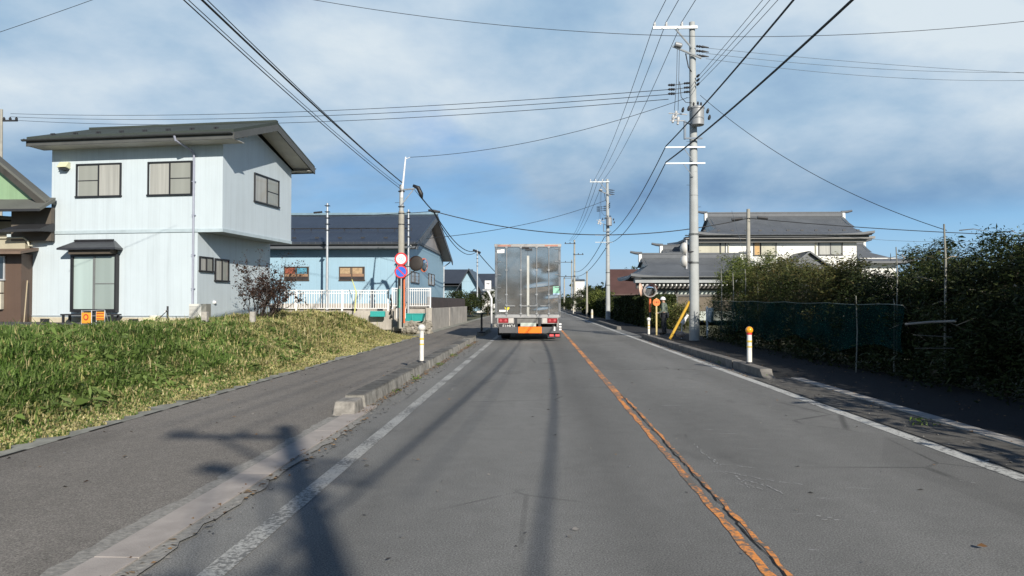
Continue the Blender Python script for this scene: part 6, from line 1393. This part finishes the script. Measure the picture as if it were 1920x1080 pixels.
# stakes and canes
M_cane = mat('grey_cane', (.22, .22, .19), .7, var=.2)
canes = [(1352, 505, 575, 27.5, 'leftmost thin grey cane above the green net'), (1374, 512, 572, 26.0, 'second thin cane above the green net'), (1420, 515, 570, 24, 'third thin cane above the green net, ending lower'), (1397, 505, 540, 25, 'short cane stub among the bright bushes'), (1605, 555, 690, 15.2, 'pale cane standing in front of the green net'),
         (1680, 463, 550, 14.2, 'tall thin stake with its tip against the sky'), (1770, 420, 560, 12.6, 'tallest thin pole above the conifers at the right'), (1722, 545, 592, 14.4, 'thick short pale stake above the horizontal bamboo pole'), (1675, 560, 580, 14.2, 'stub of a cane at the right end of the green net')]
for (px, p0, p1, Y, lab) in canes:
    a, c = at(px, p0, Y), at(px, p1, Y); b = MB(); rr = .012 if Y < 20 else .016; rr = .02 if 'thick' in lab else rr; rr = .018 if 'tallest' in lab else rr
    b.tube([(c.x, Y, max(0, c.z - 1.2)), (a.x + .02, Y, (a.z + c.z) / 2), tuple(a)], [rr * 1.2, rr * 1.05, rr * .8], 6); o = b.build('stake', M_cane); tag(o, lab, 'stake')
a, c = at(1698, 608, 11.8), at(1792, 602, 11.0); b = MB(); b.tube([tuple(a), tuple((a + c) / 2 + Vector((0, 0, .01))), tuple(c)], .018, 8); o = b.build('bamboo_pole', mat('pale_bamboo', (.20, .195, .18), .6)); tag(o, 'pale bamboo pole lying level across the front of the conifers', 'pole')
for (p0, p1, Y, lab) in (((1712, 628), (1785, 632), 11.6, 'thin level rail under the bamboo pole'), ((1715, 653), (1790, 653), 11.6, 'lowest thin level rail in front of the conifers')):
    a, c = at(*p0, Y), at(*p1, Y - .5); b = MB(); b.tube([tuple(a), tuple(c)], .006, 5); o = b.build('rail', mat('dark_cane', (.07, .07, .06), .8)); tag(o, lab, 'rail')
# ================================================================ distance
for (nm, x0, x1, Y, h0, h1, n_, seed) in (('treeline', -160, -12, 210, 2, 5.5, 9000, 1), ('treeline', 14, 220, 230, 3, 7, 12000, 2), ('treeline', -60, 90, 420, 2, 7, 8000, 3), ('treeline', -60, 60, -75, 6.5, 8.0, 40000, 5)):
    r = np.random.default_rng(seed); k_ = 140; cx__ = r.uniform(x0, x1, k_); hh = r.uniform(h0, h1, k_); C = np.stack([cx__, Y + r.uniform(-5, 5, k_), hh * r.uniform(.3, .85, k_)], 1)
    o = np_mesh(nm, leaves(r, C, n_, (2.6, 1.5, 1.3), 1.5, .9, 0, .3), 4, foliage('t', 'conifer'))
    tag(o, {1: 'far trees along the horizon on the left', 2: 'far trees along the horizon on the right', 3: 'farthest trees at the end of the road', 5: 'trees behind the camera mirrored in the truck doors'}[seed], 'trees', kind='stuff')
for i, (px0, px1, pt, Y) in enumerate(((1078, 1096, 522, 190), (1112, 1150, 545, 160))):
    x0, x1 = xat(px0, Y), xat(px1, Y); small_house('far_building', ('distant pale building between the third pole and the round tree', 'distant pale roofed building behind the reddish autumn tree')[i], x0, x1, Y, Y + 12, 0, zat(pt, Y) - .5, zat(pt, Y), M_white, M_roofD, ridge='x', ov=.3)
# ================================================================ cables
M_wire = mat('cable_black', (.018, .02, .024), .6, var=.1); M_wireb = mat('cable_grey', (.09, .11, .13), .6)
def cable(label, a, c, sag, r, name='power_cable', n=28, m=None, mid=None, group=None):
    a, c = Vector(a), Vector(c); b = MB(); pts = [a.lerp(c, i / n) - Vector((0, 0, 4 * sag * (i / n) * (1 - i / n))) for i in range(n + 1)]
    b.tube(pts, r, 5, cap=False); o = b.build(name, m or M_wire, smooth=True); tag(o, label, 'cable', group); return o
zt = ztop
for i, (u, nm) in enumerate(((-1.5, 'leftmost'), (-1.05, 'middle'), (-.45, 'rightmost'))):
    z = zt - .03
    cable(nm + ' high-voltage wire from the nearest pole crossarm to the second pole', (XP + u, YP0 - .16, z), (XQ + u * .78, YQ, zat(338, YQ)), .55, .013)
    cable(nm + ' high-voltage wire from the top of the nearest pole out over the road top edge', (XP + u, YP0 - .16, z), (XZ + u, YZ, z - .6), .6, .013)
    cable(nm + ' far high-voltage wire beyond the second pole', (XQ + u * .78, YQ, zat(338, YQ)), (XV + u * .6, YV, zat(452, YV)), .9, .018)
for i in range(3):
    cable(('upper', 'middle', 'lower')[i] + ' of three thin wires fanning from mid pole to the upper right', (XP + .18, YP0 - .28, zt - 2.15 - .16 * i), (XZ + .15 + .3 * i, YZ, 10.6 - .22 * i), .75, .009)
    cable(('upper', 'middle', 'lower')[i] + ' of three wires crossing left from the nearest pole over the pale house', (XP - .95, YP0, zat(168 + 9 * i, YP0, 1250)), tuple(at(20, 213 + 6 * i, 46)), (.45, .5, .6)[i], .013)
    cable(('upper', 'middle', 'lower')[i] + ' of three thin wires leading right from the top of the nearest pole', (XP + .5, YP0, zat(90 + 10 * i, YP0, 1320)), tuple(at(1960, 135 + (4, -0, 15)[i], 31 + i * .6)), (.10, .25, .3)[i], .008, m=M_wireb)
cable('thick cable from the upper guard arm of the nearest pole rising to the top right', (XP - 1.1, YP0 - .2, 7.48), (4.55, YZ, 8.1), .62, .022)
cable('thickest cable, from the lower guard arm of the nearest pole to the upper right corner', (XP - 1.1, YP0 - .2, 6.86), (5.9, YZ, 7.9), .75, .026)
cable('thick cable from the upper guard arm down to the second pole', (XP - 1.1, YP0 - .2, 7.48), (XQ - .3, YQ - .2, 7.2), .75, .020)
cable('thick cable from the lower guard arm down to the second pole', (XP - 1.1, YP0 - .2, 6.86), (XQ + .1, YQ - .2, 6.7), .75, .020)
cable('upper communication cable beyond the second pole', (XQ - .3, YQ - .2, 7.2), (XV, YV, 6.6), 1.0, .03); cable('lower communication cable beyond the second pole', (XQ + .1, YQ - .2, 6.7), (XV, YV, 5.9), 1.0, .03)
# left bundle
Lp = (xp, Yp - .1, zPT - .15)
cable('thick black cable sweeping down from the upper left to the left concrete pole', (xp + .05, Yp - .15, zPT + .08), (-6.35, -9.0, 8.2), .42, .024)
cable('second cable of the sweeping left bundle, just above the thick one', (xp, Yp - .12, zPT + .10), (-6.28, -9.0, 8.32), .40, .011)
cable('third cable of the sweeping left bundle, sagging below the thick one', (xp, Yp - .12, zPT - .22), (-6.45, -9.0, 8.1), .46, .013)
cable('fourth thin cable winding along the sweeping left bundle', (xp, Yp - .14, zPT - .10), (-6.5, -9.0, 8.22), .48, .009)
jn = at(813, 396, Yp + 5)
cable('short steep cable from the black closure down to the cable junction above the blue gable', (xp + .95, Yp - .12, zPT - .62), tuple(jn), .04, .03)
cable('thin cable from the left pole bracket to the cable junction above the blue gable', (xp + .62, Yp - .1, zPT - .25), tuple(jn), .05, .012)
jn2 = at(893, 470, 62); 
cable('upper of two cables running from the junction down towards the truck', tuple(jn), tuple(jn2), .75, .03); cable('lower of two cables running from the junction down towards the truck', (jn.x, jn.y, jn.z - .05), (jn2.x, jn2.y, jn2.z - .12), .95, .025)
cable('cable dropping behind the truck from the far left mast', tuple(jn2), tuple(at(975, 545, 110)), .5, .04)
b = MB(); b.tube([jn + Vector((-.28, 0, .06)), jn + Vector((.0, 0, 0)), jn + Vector((.34, 0, -.04))], [.05, .085, .05], 8); b.tube([jn2 + Vector((-.25, 0, .05)), jn2 + Vector((.3, .5, -.15))], .10, 6); o = b.build('cable_joint', M_dk); tag(o, 'black cable joints where the side cables branch above the blue gable', 'cable joint')
cable('level cable from the junction left across the blue house roof', tuple(jn), tuple(at(520, 404, jn.y)), .12, .016)
b = MB(); a = at(597, 397.5, jn.y); b.tube([(a.x - .25, a.y, a.z - .04), (a.x + .2, a.y, a.z)], .05, 6); o = b.build('cable_joint', M_dk); tag(o, 'small black cable joint over the roof near the slim steel mast', 'cable joint')
P2 = (XQ - .05, YQ, zat(430, YQ)); pj = at(1403, 409, 37.9)
cable('street-crossing cable sagging from the blue gable junction to the slim pole before the tiled house', tuple(jn), tuple(pj), 1.05, .024)
cable('cable from the slim pole before the tiled house to the right edge', tuple(pj), tuple(at(1960, 443, 34)), .12, .020)
cable('thin cable below it, over the tiled roof', (pj.x, pj.y, pj.z - .15), tuple(at(1900, 448, 36)), .5, .008, m=M_wireb)
cable('thin service wire from the left pole tip to the nearest utility pole', (xp + .40, Yp - .08, zPX - .02), (XP - .2, YP0, zat(183, YP0, 1270)), .45, .011)
cable('wire from the second pole leftwards down to the blue house', (XQ - .1, YQ, zat(375, YQ, 1135)), tuple(at(800, 447, 42)), .5, .018)
cable('thin service wire dropping from the nearest pole to the right garden', (XP + .25, YP0 - .1, zat(180, YP0, 1320)), tuple(at(1775, 432, 20)), .55, .010)
cable('very thin stay wire descending to the bushes by the slim pole', tuple(at(1372, 395, 33)), tuple(at(1408, 520, 30)), 0, .008, m=M_wireb)
cable('long sagging wire across the top of the picture', tuple(at(540, -9, 24)), tuple(at(1990, 32, 24)), 1.0, .010)
cable('single wire in the upper left corner', tuple(at(-60, 80, 15)), tuple(at(260, -32, 15)), .02, .006)
cable('distant thin wire crossing behind the second pole', tuple(at(1070, 552, 120)), tuple(at(1148, 540, 115)), .2, .03, m=M_wireb)

for o in bpy.data.objects:
    if 'label' in o and not 4 <= len(o['label'].split()) <= 16: print('LABEL', len(o['label'].split()), o['label'])
